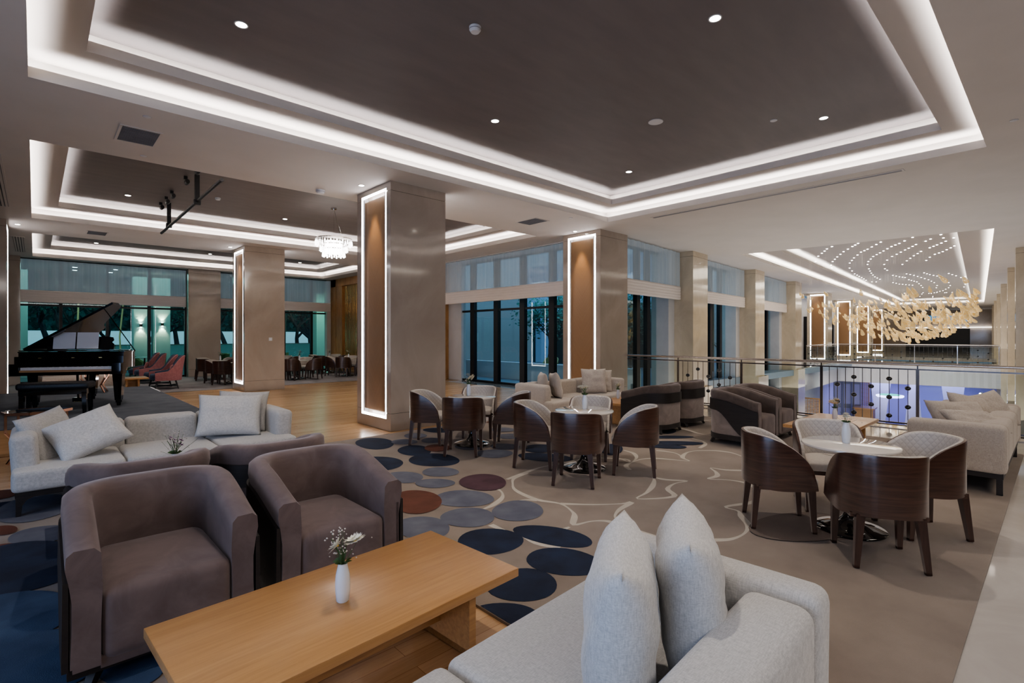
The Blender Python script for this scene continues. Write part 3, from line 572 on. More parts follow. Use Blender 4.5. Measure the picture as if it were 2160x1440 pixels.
# ------------------------------------------------------------------ vase and flowers
def make_vase(): 
    mb = MB(); mb.lathe([(0, 0), (.024, 0), (.029, .006), (.033, .05), (.034, .085), (.031, .125), (.024, .155), (.021, .170), (.0225, .176), (.018, .176), (.017, .165), (.017, .12), (0, .12)], 24); o = mb.build('vase', M['ceramic']); return o
vaseP = make_vase(); CH[vaseP] = []
def make_bunch(kind, seed):
    rd = random.Random(seed); r = empty('flower_bunch'); st = MB(); sd = MB(); tips = []
    for k in range(7 if kind != 'big' else 4):
        a = rd.uniform(0, 6.28); o = rd.uniform(.01, .045); h = rd.uniform(.05, .085); tips.append((o * cos(a), o * sin(a), h))
        st.tube([(0, 0, -.05), (o * .3 * cos(a), o * .3 * sin(a), h * .5), tips[-1]], .0012, 4)
    for k in range(70 if kind != 'big' else 24):
        a = rd.uniform(0, 6.28); o = abs(rd.gauss(0, .032)); h = rd.uniform(.03, .12 if kind != 'big' else .06) - o * .25; c = Vector((o * cos(a) + .012, o * sin(a), h)); q = .0022 + rd.random() * .0016
        sd.add([c + Vector(p) * q for p in ((1, 0, 0), (0, 1, 0), (-1, 0, 0), (0, -1, 0), (0, 0, 1), (0, 0, -1))], [(0, 1, 4), (1, 2, 4), (2, 3, 4), (3, 0, 4), (1, 0, 5), (2, 1, 5), (3, 2, 5), (0, 3, 5)])
        if k % 3 == 0: st.tube([(0, 0, -.01), c], .0006, 3)
    for k in range(9):
        a = k * .7; st.add([(0, 0, 0), (.018 * cos(a), .018 * sin(a), .018), (.030 * cos(a + .3), .030 * sin(a + .3), .012), (.014 * cos(a + .5), .014 * sin(a + .5), .004)], [(0, 1, 2, 3)])
    st.build('stems', M['stem'], r)['kind'] = 'stuff'; sd.build('seed_heads', M['seed'], r, 0)['kind'] = 'stuff'
    pm = {'white': 'petalwhite', 'purple': 'petalpurple', 'big': 'petalwhite'}[kind]
    nb = {'white': 3, 'purple': 9, 'big': 1}[kind]; R_ = {'white': .036, 'purple': .012, 'big': .034}[kind]
    for k in range(nb):
        c = Vector(tips[k % len(tips)]) if kind != 'big' else Vector((0, 0, .055)); c += Vector((-.015, .005, 0)) * (1 if kind == 'white' else 0) * (k + 1) * .8
        if kind == 'purple': c += Vector((rd.gauss(0, .012), rd.gauss(0, .012), rd.uniform(-.01, .02)))
        tilt = Matrix.Rotation(rd.uniform(.3, 1.0), 3, 'Y') @ Matrix.Rotation(rd.uniform(0, 6), 3, 'Z'); pb = MB()
        layers = 5 if kind == 'big' else 2
        for l_ in range(layers):
            n = 14 if kind != 'purple' else 9
            for j in range(n):
                a = 2 * pi * j / n + l_ * .22; up = .15 + .35 * l_ if kind != 'big' else -.5 + .42 * l_; L = R_ * (1 - .12 * l_); w = R_ * .2
                d = Vector((cos(a) * cos(up), sin(a) * cos(up), sin(up))); s_ = Vector((-sin(a), cos(a), 0)); rot = tilt if kind != 'big' else Matrix.Identity(3)
                pb.add([c + rot @ p for p in (d * L * .12, d * L * .55 + s_ * w, d * L, d * L * .55 - s_ * w)], [(0, 1, 2, 3)])
        bl = pb.build('blossom', M[pm], r, 0)
        if kind == 'white': cb_ = MB(); cb_.lathe([(0, -.002), (.005, 0), (.004, .004), (0, .005)], 8, c); cb_.build('flower_centre', M['petalyellow'], bl)
    return r
def vase(x, y, z, where, kind='white', seed=1, rz=0):
    place(vaseP, x, y, z, rz, 'small white ceramic vase on ' + where, 'vase', 'white bud vases on the tables')
    b_ = make_bunch(kind, seed); b_.scale = (1.5, 1.5, 1.45) if kind == 'white' else (1.9, 1.9, 1.8) if kind == 'purple' else (1.25, 1.25, 1.25); b_.location = (x, y, z + .170); b_.rotation_euler.z = rz
    tag(b_, {'white': 'cream daisies in the vase on ', 'purple': 'purple blossoms in the vase on ', 'big': 'one round cream pompon bloom in the vase on '}[kind] + where, 'flowers')
G30 = radians(31)
DT = [((4.84, 6.08), radians(40), 'the table beside the big pillar', ''),
      ((4.97, 4.02), radians(31), 'the middle round table', ''),
      ((5.05, 1.22), radians(31), 'the right front round table', '')]
side = {0: 'turned with its walnut back to the camera', 1: 'on the side toward the wood floor, at the left of', 2: 'on the far side, quilted cream inside facing the camera', 3: 'on the right hand side'}
CT = 'walnut tub dining chairs with cream quilted insides'
for (c, a, where, sh), (dv) in zip(DT, (0, 1, 2)):
    place(tableP, c[0], c[1], .016, 0, ['round white gloss table beside the nearest marble pillar', 'round white gloss table in the middle of the rug', 'round white gloss table at the right front, before the beige sofa'][dv], 'table', 'round pedestal tables')
    for k, da, dd in ((0, pi, .60), (1, pi / 2, .60), (2, 0, .62), (3, -pi / 2, .60)):
        if dv == 0 and k == 1: dd = .66
        if dv == 2: dd = {0: .57, 1: .55, 2: .60, 3: .56}[k]
        if dv == 2 and k == 3: da = -pi / 2 + .22
        ang = a + da; tw = {(0, 0): .05, (1, 0): -.03, (2, 1): .02}.get((dv, k), 0)
        lb = ['walnut tub chair with its back to the camera at ', 'walnut tub chair at the left of ', 'walnut tub chair on the far side of ', 'walnut tub chair at the right of '][k] + where
        place(chairP, c[0] + dd * cos(ang), c[1] + dd * sin(ang), .016, ang + pi + tw, lb, 'chair', CT)
vase(4.86, 6.18, .738, 'the round table beside the marble pillar', 'white', 11, 2.2)
vase(5.03, 4.06, .738, 'the middle round table', 'white', 12, 1.0)
vase(5.06, 1.25, .738, 'the right front round table', 'big', 13)
# far dining tables
FT = [((5.05, 19.75), 'far table beside the pink chairs'), ((5.1, 21.75), 'far table before the window pillar'), ((7.35, 19.85), 'far table right of the second pillar'), ((9.45, 20.1), 'far table before the wood wall'), ((7.35, 22.1), 'far table nearest the back window'), ((9.55, 22.2), 'far table in the wood wall corner')]
for k, (c, wh) in enumerate(FT):
    place(tableS, c[0], c[1], .012, 0, 'white ' + wh, 'table', 'round pedestal tables'); a = radians([45, 38, 45, 52, 45, 40][k])
    for j in range(4):
        ang = a + j * pi / 2 + .05 * sin(k * 3 + j); sd_ = ['window side', 'left side', 'near side', 'right side'][j]
        place(chairS, c[0] + .60 * cos(ang), c[1] + .60 * sin(ang), .012, ang + pi, 'walnut chair on the ' + sd_ + ' of the ' + wh, 'chair', CT)
    vase(c[0] + .05, c[1], .734, 'the ' + wh, 'white' if k % 2 else 'purple', 30 + k)
# ------------------------------------------------------------------ barrel armchair (front is +x)
def make_armchair(fab, name='barrel_armchair', out='velvettaupe'):
    r = empty(name); xf, hw, xb, rr = .40, .39, -.40, .27
    path = upath(xf, hw, xb, rr, 8, 12, 4)
    def g(x): return max(0, min(1, (xf - x) / (xf - xb)))
    def zt(i): t = g(path[i][0]); return .665 + .145 * sin(pi / 2 * min(1, t / .85)) ** 1.3
    th = .115
    # padded rim and inside
    mb = MB(); mb.sweep(path, lambda i: [(.0, zt(i) - .145), (.012, zt(i) - .08), (.008, zt(i) - .022), (-.018, zt(i)), (-th + .025, zt(i) - .002), (-th, zt(i) - .03), (-th - .006, .5), (-th, .30), (-th, .115), (-.014, .115), (-.016, .40)])
    mb.build('padded_shell', M[fab], r, 60)
    # lower outside upholstery
    mb = MB(); mb.sweep(path, lambda i: [(-.006, .135), (-.001 if g(path[i][0]) > .05 else -.012, .30), (-.001 if g(path[i][0]) > .05 else -.012, zt(i) - .15), (-.03, zt(i) - .15), (-.03, .135)]); mb.build('outer_upholstery', M[out], r, 60)
    # dark wood band: narrow round the back, sweeping down to the front
    def zb(i):
        t = g(path[i][0]); k = max(0, min(1, (t - .18) / .60)); k = k * k * (3 - 2 * k); return .13 + (zt(i) - .30 - .13) * k
    mb = MB(); mb.sweep(path, lambda i: [(.0, zb(i)), (.024, zb(i)), (.020, zt(i) - .135), (.0, zt(i) - .135)]); mb.build('side_panel', M['wenge'], r, 50)
    mb = MB(); pb = upath(xf - .03, hw + .004, xb - .004, rr, 5, 10, 4); mb.prism([(p[0], p[1]) for p in pb], .075, .150); mb.build('plinth', M['wenge'], r, 50)
    mb = MB(); mb.rbox(.055, 0, .285, .70, 2 * (hw - th) - .006, .33, .045, 3, .02, n=5); mb.build('seat_cushion', M[fab], r, 60)
    mb = MB(); mb.box(.33, .388, -(hw - th), hw - th, .095, .15); mb.build('front_rail', M[fab], r, 0)
    for sx in (-1, 1):
        for sy in (-1, 1):
            mb = MB(); mb.bar((sx * .29, sy * .27, .10), (sx * .335, sy * .315, 0), .055, .055, w2=.032); mb.build('leg', M['wenge'], r, 0)
    return r
armA = make_armchair('velvet', out='velvet'); armB = make_armchair('velvet_warmlit')
ZF = .016
for p, x, y, rz, lb in ((armA, .50, 3.42, -90, 'mauve velvet barrel armchair at the left front, its seat facing the oak table'), (armA, 1.42, 3.45, -90, 'mauve velvet barrel armchair second from the left, seat facing the oak table'),
                        (armA, .56, 4.50, 90, 'velvet barrel armchair seen from behind, straight behind the left front armchair'), (armA, 1.42, 4.50, 90, 'velvet barrel armchair seen from behind, next to the big pillar side of the pair'),
                        (armB, 7.98, 3.36, -90, 'warmly lit velvet barrel armchair by the balustrade, nearer of the two facing right'), (armB, 8.82, 3.38, -90, 'warmly lit velvet barrel armchair by the balustrade, farther of the two facing right'),
                        (armB, 7.92, 4.86, 90, 'warmly lit barrel armchair showing its back, nearer of the pair facing the marble pillar'), (armB, 8.86, 4.90, 90, 'warmly lit barrel armchair showing its back, farther of the pair facing the marble pillar')):
    place(p, x, y, ZF, radians(rz), lb, 'armchair', 'velvet barrel armchairs')
# ------------------------------------------------------------------ sofa (length along x, front is -y)
def make_sofa(fab, L=2.52, W=1.02, name='sofa'):
    r = empty(name); zb = .215; aw = .20
    for k in range(3):
        w = (L - .0) / 3; xc = -L / 2 + w * (k + .5)
        mb = MB(); mb.rbox(xc, -.035, zb + .10, w - .006, W - .08, .20, .045, 3, .012, n=5); mb.build('seat_cushion', M[fab], r, 60)
    mb = MB()
    for k in range(3):
        iw = (L - 2 * aw) / 3; xc = -L / 2 + aw + iw * (k + .5)
        mb = MB(); mb.rbox(xc, W / 2 - .12, .485, iw - .004, .24, .44, .055, 3, .008, n=4); mb.build('backrest', M[fab], r, 60)
    for s in (-1, 1):
        rot = Matrix.Rotation(s * .06, 3, 'Y'); mb = MB(); mb.rbox(s * (L / 2 - aw / 2 + .005), .10, .46, aw, W - .20, .50, .055, 3, .006, rot=rot, n=4); mb.build('armrest', M[fab], r, 60)
    mb = MB(); mb.box(-L / 2 + .03, L / 2 - .03, -W / 2 + .04, W / 2 - .03, .165, .225); mb.build('base_rail', M['wenge'], r, 0)
    for sx in (-1, 1):
        for sy in (-1, 1):
            mb = MB(); x = sx * (L / 2 - .035); y = sy * (W / 2 - .06)
            mb.prism([(0, 0), (.035, 0), (.045, .10), (.075, .145), (.12, .165), (.12, .175), (0, .175)], -.025, .025); 
            mb.v = [(x - sx * px, y + pz, py) for px, py, pz in mb.v]; mb.build('leg', M['wenge'], r, 0)
    return r
sofaA = make_sofa('linen'); sofaB = make_sofa('linenbeige', 2.56); sofaC = make_sofa('linenbeige_lit', 2.55)
tag(sofaA, 'light grey linen three seat sofa at the left, in front of the piano stage', 'sofa', 'linen sofas'); sofaA.location = (1.10, 6.88, ZF)
so = make_sofa('linen', 2.94, 1.08); so.location = (.67, 1.03, ZF); so.rotation_euler.z = pi + radians(3.5); tag(so, 'light grey linen sofa in the foreground, cropped by the bottom edge', 'sofa', 'linen sofas')
sofaB.location = (8.47, .88, ZF); sofaB.rotation_euler.z = pi; tag(sofaB, 'beige linen sofa at the right edge by the marble floor', 'sofa', 'linen sofas')
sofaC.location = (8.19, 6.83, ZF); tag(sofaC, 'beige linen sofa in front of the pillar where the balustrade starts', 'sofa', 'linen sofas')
# ------------------------------------------------------------------ pillows
def pillow(w, h, t, fab, seed, loc, rot, label, group='scatter cushions on the sofas'):
    rd = random.Random(seed); n = 26; vs = []; fs = []; off = rd.uniform(0, 50)
    for s in (1, -1):
        for i in range(n + 1):
            for j in range(n + 1):
                u = -1 + 2 * i / n; v = -1 + 2 * j / n; px = u * w / 2 * (1 - .07 * (1 - v * v)); pz = v * h / 2 * (1 - .07 * (1 - u * u))
                e_ = max(0, (1 - u ** 4) * (1 - v ** 4)); d = t / 2 * e_ ** .55
                q = noise.noise(Vector((u * 2.2 + off, v * 2.2, s * 3))) * .018 * e_ + abs(noise.noise(Vector((u * 7 + off, v * 2.6, s)))) * .012 * min(1, 4 * (1 - e_)) * e_ ** .4
                vs.append((px, s * (d + q), pz))
    N = (n + 1) ** 2
    for s in range(2):
        for i in range(n):
            for j in range(n):
                a = s * N + i * (n + 1) + j; f = (a, a + 1, a + n + 2, a + n + 1); fs.append(f)
    mb = MB(); mb.add(vs, fs); o = mb.build('scatter_cushion', M[fab], None, 0)
    bm = bmesh.new(); bm.from_mesh(o.data); bmesh.ops.remove_doubles(bm, verts=bm.verts, dist=.0004); bmesh.ops.recalc_face_normals(bm, faces=bm.faces); bm.to_mesh(o.data); bm.free(); o.data.shade_smooth()
    o.location = loc; o.rotation_mode = 'XYZ'; o.rotation_euler = [radians(a) for a in rot]; return tag(o, label, 'cushion', group)
pillow(.62, .50, .17, 'linenlight', 1, (.40, 6.80, .655), (-46, -19, 12), 'large pale cushion leaning at the left end of the left grey sofa, the front one')
pillow(.56, .54, .15, 'linen', 2, (.13, 7.02, .635), (-26, -8, 50), 'pale cushion half hidden behind the front one at the left end of the left sofa')
pillow(.70, .54, .17, 'linenlight', 3, (1.74, 6.90, .69), (-30, 3, -16), 'large pale cushion at the right end of the left grey sofa, the front one')
pillow(.58, .52, .14, 'linen', 4, (1.93, 7.08, .70), (-20, 3, -24), 'cushion peeping out behind the front one at the right end of the left sofa')
pillow(.56, .57, .23, 'linenlight', 5, (1.44, 1.01, .690), (2, 0, 34), 'upright cushion on the foreground sofa, the left one of the pair')
pillow(.57, .58, .23, 'linenlight', 6, (1.77, .93, .695), (-4, 0, 31), 'upright cushion on the foreground sofa, the right one beside the armrest')
pillow(.48, .50, .17, 'linenbeige_lit', 7, (7.32, 6.98, .68), (4, 0, 53), 'beige cushion standing on edge, leftmost on the beige sofa by the pillar')
pillow(.50, .52, .17, 'linenbeige_lit', 8, (7.52, 6.80, .675), (-12, 6, 56), 'beige cushion standing on edge on the beige sofa by the pillar, second from the left')
pillow(.54, .54, .15, 'linenbeige_lit', 9, (8.70, 6.78, .69), (-14, 0, -40), 'square beige cushion facing the camera on the beige sofa by the pillar')
pillow(.50, .50, .14, 'linenbeige_lit', 10, (8.98, 6.80, .68), (-14, 4, -34), 'beige cushion behind the square one on the beige sofa by the pillar')
pillow(.70, .50, .17, 'linenbeige', 11, (7.92, .80, .67), (-34, 2, -38), 'long beige cushion leaning on the right hand sofa, the left one in front')
pillow(.58, .34, .14, 'linenbeige', 12, (7.64, .66, .70), (-60, 4, -44), 'small beige cushion lying lowest in front on the right hand sofa')
pillow(.54, .50, .16, 'linenbeige', 13, (8.50, .74, .70), (-34, 10, -36), 'beige cushion with a raised corner in the middle of the right hand sofa')
pillow(.54, .50, .16, 'linenbeige', 14, (8.80, .60, .71), (-32, -8, -30), 'beige cushion farthest back on the right hand sofa')
# ------------------------------------------------------------------ low oak tables
def make_low_table(L, W, name='coffee_table', h=.42, ht='oak'):
    r = empty(name); mb = MB(); mb.rbox(0, 0, h - .022, L, W, .044, .004, 1, n=1); mb.build('table_top', M[ht], r, 30)
    for s in (-1, 1): mb = MB(); mb.box(s * (L / 2 - .22) - .022, s * (L / 2 - .22) + .022, -W / 2 + .12, W / 2 - .12, 0, h - .044); mb.build('leg_panel', M['oakdark'], r, 0)
    mb = MB(); mb.box(-L / 2 + .24, L / 2 - .24, -.02, .02, .10, h - .044); mb.build('stretcher_panel', M['oakdark'], r, 0)
    return r
t = make_low_table(1.50, .76); t.location = (1.105, 2.295, -.002 + .004); t.rotation_euler.z = radians(3.3); tag(t, 'long oak coffee table in the foreground with a white vase', 'table', 'oak coffee tables')
t = make_low_table(1.50, .76); t.location = (.94, 5.47, ZF); tag(t, 'oak coffee table between the left sofa and the armchairs, mostly hidden', 'table', 'oak coffee tables')
t = make_low_table(1.50, .80); t.location = (8.30, 2.22, ZF); tag(t, 'oak coffee table by the balustrade, in front of the right hand sofa', 'table', 'oak coffee tables')
t = make_low_table(1.50, .76); t.location = (8.40, 5.62, ZF); tag(t, 'oak coffee table in front of the beige sofa by the pillar', 'table', 'oak coffee tables')
vase(1.045, 2.272, .422, 'the foreground oak coffee table', 'white', 21, 2.4); vase(.905, 5.33, .436, 'the hidden oak table before the left sofa', 'purple', 22)
vase(8.42, 2.22, .436, 'the oak table by the balustrade', 'white', 23, .4); vase(8.28, 5.86, .436, 'the oak table before the pillar sofa', 'white', 24, 2)
# ------------------------------------------------------------------ octagonal copper side tables
def octa(x, y, z, R, h, label, top='blackgloss'):
    r = empty('side_table', (x, y, z), .2); P8 = [(R * cos(pi / 8 + k * pi / 4), R * .85 * sin(pi / 8 + k * pi / 4)) for k in range(8)]
    mb = MB(); mb.prism([(a * .95, b_ * .95) for a, b_ in P8], h - .012, h - .004); mb.build('table_top', M[top], r, 0)
    mb = MB()
    for k in range(8): a, c = P8[k], P8[(k + 1) % 8]; mb.bar((*a, h - .018), (*c, h - .018), .014, .036)
    mb.build('rim', M['copper'], r, 0)
    for k in range(0, 8, 2):
        a = Vector((*P8[k], 0)); mb = MB(); q = [a + Vector((0, 0, h - .03)), a + Vector((0, 0, h * .62)), a * .55 + Vector((0, 0, h * .30)), a * .95 + Vector((0, 0, 0))]
        for i in range(3): mb.bar(q[i], q[i + 1], .026, .026)
        mb.build('leg', M['copper'], r, 0)
    return tag(r, label, 'table')
octa(.03, 9.38, 0, .36, .66, 'octagonal copper framed side table with black top behind the left sofa')
octa(1.0, 14.9, .37, .30, .55, 'copper framed side table standing behind the piano')
# ------------------------------------------------------------------ stage and grand piano
SZ = .37
e = empty('stage', (-1.94, 12.9, 0)); mb = MB(); mb.box(-4.06, 4.06, -3.05, 3.05, 0, SZ - .012); mb.build('riser', M['oak'], e, smooth=0)
mb = MB(); mb.box(-4.07, 4.07, -3.06, 3.06, SZ - .012, SZ); mb.build('carpet_top', M['stage'], e, smooth=0)
mb = MB(); mb.box(4.045, 4.075, 1.3, 2.6, SZ, SZ + .004); mb.build('edge_strip', M['paper'], e, smooth=0); tag(e, 'low stage platform with charcoal carpet top under the grand piano', 'stage')
pn = empty('grand_piano', (.45, 11.85, SZ), radians(-24))
def outline(g=0.0, y0=.10):
    p = [(-.76 - g, y0), (.76 + g, y0), (.76 + g, .62)]
    for k in range(1, 13):
        t = k / 13; p.append((.76 + g - .70 * (t * t * (3 - 2 * t)) , .62 + 1.0 * t))
    for k in range(0, 9):
        a = pi * k / 8 * .95; p.append((-.35 + .41 * cos(a) - (g if k > 5 else 0), 1.62 + .30 * sin(a) + g))
    p.append((-.76 - g, 1.55)); return p
mb = MB(); mb.prism(outline(), .70, 1.0); mb.build('case', M['piano'], pn, 35)
mb = MB(); mb.prism(outline(.012), .985, 1.005); mb.build('rim', M['piano'], pn, 35)
mb = MB(); mb.box(-.76, .76, -.10, .14, .60, .685); mb.box(-.79, -.655, -.13, .14, .60, .80); mb.box(.655, .79, -.13, .14, .60, .80); mb.box(-.78, -.67, .02, .16, .8, .92); mb.box(.67, .78, .02, .16, .8, .92); kb = mb.build('keybed', M['piano'], pn, smooth=0)
mb = MB(); mb.box(-.655, .655, -.105, -.09, .655, .692); mb.build('keyslip', M['oak'], pn, smooth=0)  # oak tone puts the brown light on the slip into its colour
mb = MB()
for k in range(52): x = -.65 + k * .025; mb.box(x + .0008, x + .0242, -.085, .07, .69, .738)
mb.build('white_keys', M['keys'], kb, smooth=0)
mb = MB()
for k in range(51):
    if (k % 7) in (2, 6): continue
    x = -.65 + (k + 1) * .025; mb.box(x - .006, x + .006, -.03, .07, .738, .750)
mb.build('black_keys', M['piano'], kb, smooth=0)
mb = MB(); mb.box(-.655, .655, .07, .09, .70, .90); fb = mb.build('fallboard', M['piano'], pn, smooth=0)
mb = MB()
for x in (-.45, .02, .42): mb.box(x - .025, x + .025, .064, .07, .888, .900)
mb.build('hinge', M['brass'], fb, smooth=0)
mb = MB(); mb.rbox(0, .30, 1.02, 1.52, .40, .018, .004, 1, n=1); mb.build('front_lid_flap', M['piano'], pn, 30)
LA = radians(33); lid = MB(); ol = [(x, y) for x, y in outline(.02, .30)]
lid.prism(ol, -.012, .026); lid.v = [(-.78 + (x + .78) * cos(LA) - z * sin(LA), y, 1.03 + (x + .78) * sin(LA) + z * cos(LA)) for x, y, z in lid.v]; lid.build('lid', M['lidlacquer'], pn, 35)
mb = MB(); mb.tube([(.74, .72, 1.0), (-.78 + 1.28 * cos(LA), .72, 1.03 + 1.28 * sin(LA))], .009, 6); mb.build('lid_prop', M['piano'], [o for o in kids(pn) if o.name.startswith('lid')][0])
mb = MB(); n = 8; pts = [(-.50, 0), (.50, 0), (.50, .10), (.46, .14), (.49, .18), (.47, .235), (.40, .25), (-.40, .25), (-.47, .235), (-.49, .18), (-.46, .14), (-.50, .10)]
mb.prism(pts, -.01, .01); mb.v = [(x, .42 + y * .30 + z, 1.03 + y * .95) for x, y, z in mb.v]; mb.build('music_desk', M['piano'], pn, smooth=0)
for (x, y) in ((-.62, .30), (.62, .30), (-.25, 1.60)):
    mb = MB(); mb.bar((x, y, .70), (x, y, .60), .22, .22, w2=.17); mb.bar((x, y, .60), (x, y, .10), .155, .155, w2=.095); mb.lathe([(0, 0), (.03, 0), (.035, .05), (.05, .06), (.05, .10), (0, .10)], 12, (x, y, 0)); mb.build('leg', M['piano'], pn, 30)
mb = MB(); mb.box(-.13, .13, .42, .56, .08, .15)
for x in (-.08, .08): mb.bar((x, .49, .62), (x * .8, .49, .15), .03)
mb.build('pedal_lyre', M['piano'], pn, smooth=0); mb = MB()
for x in (-.06, 0, .06): mb.rbox(x, .38, .09, .022, .12, .012, .004, 1, n=1)
mb.build('pedal', M['brass'], [o for o in kids(pn) if o.name.startswith('pedal_lyre')][0])
tag(pn, 'black lacquered grand piano with raised lid on the carpeted stage', 'piano')
ca, sa = cos(radians(-24)), sin(radians(-24)); PL = lambda x, y, z: (.45 + x * ca - y * sa, 11.85 + x * sa + y * ca, SZ + z)
for k, x in enumerate((-.41, -.06)):
    mb = MB(); v = []
    for i in range(7):
        for j in range(2): v.append((x + i * .055 - (.01 if j else 0), .42 + j * .068 - .018, 1.045 + j * .30 + .0))
    mb.add([PL(*p) for p in v], [(2 * i, 2 * i + 2, 2 * i + 3, 2 * i + 1) for i in range(6)])
    tag(mb.build('sheet_music', M['paper'], smooth=0), ['left', 'right'][k] + ' white page of sheet music on the piano desk', 'paper', 'sheet music on the piano')
be = empty('piano_bench', PL(.05, -.55, 0), radians(-20)); mb = MB(); mb.rbox(0, 0, .46, .95, .36, .11, .04, 3, .015, n=5); mb.build('seat', M['blackleather'], be, 60)
mb = MB(); mb.box(-.44, .44, -.15, .15, .32, .41); mb.build('apron', M['piano'], be, smooth=0)
for sx in (-1, 1):
    for sy in (-1, 1): mb = MB(); mb.bar((sx * .40, sy * .12, .36), (sx * .41, sy * .13, 0), .065, .065, w2=.05); mb.build('leg', M['piano'], be, 0)
tag(be, 'black padded piano bench in front of the grand piano', 'bench')
# things behind the stage
b_ = empty('daybed', (.95, 18.6, 0.012), .0); mb = MB(); mb.rbox(0, 0, .38, 1.9, .75, .30, .05, 3, .01); mb.build('seat', M['linenbeige'], b_, 60); mb = MB(); mb.rbox(0, .34, .62, 1.9, .16, .36, .05, 3); mb.build('backrest', M['linenbeige'], b_, 60)
for sx in (-1, 1):
    for sy in (-1, 1): mb = MB(); mb.bar((sx * .85, sy * .3, .25), (sx * .87, sy * .31, 0), .05, w2=.03); mb.build('leg', M['wenge'], b_, 0)
tag(b_, 'pale upholstered settee behind the stage, seen between the piano legs', 'sofa')
t = make_low_table(.72, .72, 'side_table', .44); t.location = (2.05, 18.3, .012); tag(t, 'square oak side table behind the piano near the pink chairs', 'table')
# ------------------------------------------------------------------ pink shell armchairs (front +x)
def make_pink():
    r = empty('lounge_armchair'); path = upath(.30, .36, -.38, .30, 6, 9, 3)
    def g(i): return max(0, min(1, (.30 - path[i][0]) / .68))
    def zt(i): t = g(i); k = max(0, (t - .45) / .55); return .50 + .10 * t + .42 * k * k * (3 - 2 * k)
    mb = MB(); mb.sweep(path, lambda i: [(.01 - .05 * (1 - g(i)), .26), (.05, (zt(i) + .26) / 2), (.06 + .05 * g(i), zt(i)), (.03 + .05 * g(i), zt(i) + .005), (.02, (zt(i) + .26) / 2), (-.02, .26)]); mb.build('outer_shell', M['pink'], r, 60)
    mb = MB(); mb.sweep(path, lambda i: [(-.03, .28), (.015, (zt(i) + .26) / 2), (.028 + .05 * g(i), zt(i) + .012), (-.04 + .03 * g(i), zt(i) + .004), (-.085, (zt(i) + .26) / 2), (-.10, .28)]); mb.build('inner_padding', M['denim'], r, 60)
    mb = MB(); mb.rbox(.08, 0, .38, .72, .56, .16, .06, 3, .02); mb.build('seat_cushion', M['denim'], r, 60)
    for sx in (-1, 1):
        for sy in (-1, 1): mb = MB(); mb.bar((sx * .22, sy * .22, .28), (sx * .30, sy * .28, 0), .05, .05, w2=.03); mb.build('leg', M['blackmat'], r, 0)
    mb = MB(); mb.bar((-.25, -.25, .10), (.25, .25, .10), .03); mb.bar((-.25, .25, .10), (.25, -.25, .10), .03); mb.build('stretcher', M['blackmat'], r, 0); return r
pk = make_pink()
for x, y, w in ((3.02, 19.05, 'nearest'), (3.00, 20.05, 'second nearest'), (2.95, 21.75, 'third nearest'), (2.90, 22.75, 'farthest')):
    place(pk, x, y, .012, radians(172), w + ' of the pink shell armchairs with navy padding right of the piano', 'armchair', 'pink shell armchairs')
for k, (x, y) in enumerate(((3.25, 19.05), (2.95, 21.75))): pillow(.34, .30, .10, 'pink', 40 + k, (x - .10, y, .60), (14, 0, 82), 'small pink cushion in the ' + ('nearest' if k == 0 else 'third nearest') + ' pink armchair', 'pink cushions')
# ------------------------------------------------------------------ balustrade
def balustrade(tr, y0, posts, glasses, bars, label, top=1.16, full=True, name='balustrade', endx=None, sp=.128):
    # runs along local y at local x = 0; tr maps (x, y, z)
    ro = tr(0, (posts[0] + posts[-1]) / 2, 0); r = empty(name, ro); O = Vector(ro)
    def fin(mb, n, m_, sm=0): mb.v = [tuple(Vector(tr(*p)) - O) for p in mb.v]; return mb.build(n, m_, r, sm)
    ya, yb = min(posts[0], posts[-1]), max(posts[0], posts[-1])
    mb = MB(); mb.tube([(0, y0, top - .025), (0, yb if ya == y0 else ya, top - .025)], .027, 12); fin(mb, 'handrail', M['handrail'], 60)
    mb = MB(); mb.box(-.012, .012, ya, yb, 1.035, 1.06); fin(mb, 'mid_rail', M['darksteel']); mb = MB(); mb.box(-.014, .014, ya, yb, .05, .075); fin(mb, 'bottom_rail', M['darksteel'])
    for p in posts: mb = MB(); mb.box(-.011, .011, p - .024, p + .024, 0, 1.06); mb.box(-.008, .008, p - .010, p + .010, 1.05, top - .03); mb.box(-.05, .05, p - .05, p + .05, 0, .012); fin(mb, 'post', M['darksteel'] if full else M['chrome'])
    for a, c in glasses: mb = MB(); mb.box(-.005, .005, a + .04, c - .04, .085, 1.02); fin(mb, 'glass_panel', M['glassclear'])
    for a, c in bars:
        n = int(abs(c - a) / sp) - 1; st = (c - a) / (n + 1)
        for k in range(1, n + 1):
            y = a + st * k; mb = MB(); mb.box(-.005, .005, y - .005, y + .005, .07, 1.04); fin(mb, 'baluster', M['darksteel'])
            zs = [(.86, .52, .18), (), (.70, .36), ()][k % 4 if full else k % 4]
            for z in zs:
                mb = MB(); s = 16 if full else 8
                mb.lathe([(0, -.022), (.036, -.020), (.046, -.010), (.048, 0), (.046, .010), (.036, .020), (0, .022)], s); mb.v = [(zz, y + x, z + yy * .85) for x, yy, zz in mb.v]; fin(mb, 'disc', M['blackgloss' if full else 'blackmat'], 50)
    return tag(r, label, 'railing')
PY = [8.0, 6.41, 4.87, 3.28, 1.75, .20, -1.35, -2.9]
balustrade(lambda x, y, z=0: (11.55 + x, y, z), 8.02, PY, [(PY[i + 1], PY[i]) for i in (0, 2, 4, 6)] , [(PY[i], PY[i + 1]) for i in (1, 3, 5)], 'polished steel balustrade with black discs along the edge of the lounge')
tb = lambda x, y, z=0: at(26.0 + x, y, z)
BP = [-.3, -2.2, -4.1, -6.0, -7.7]
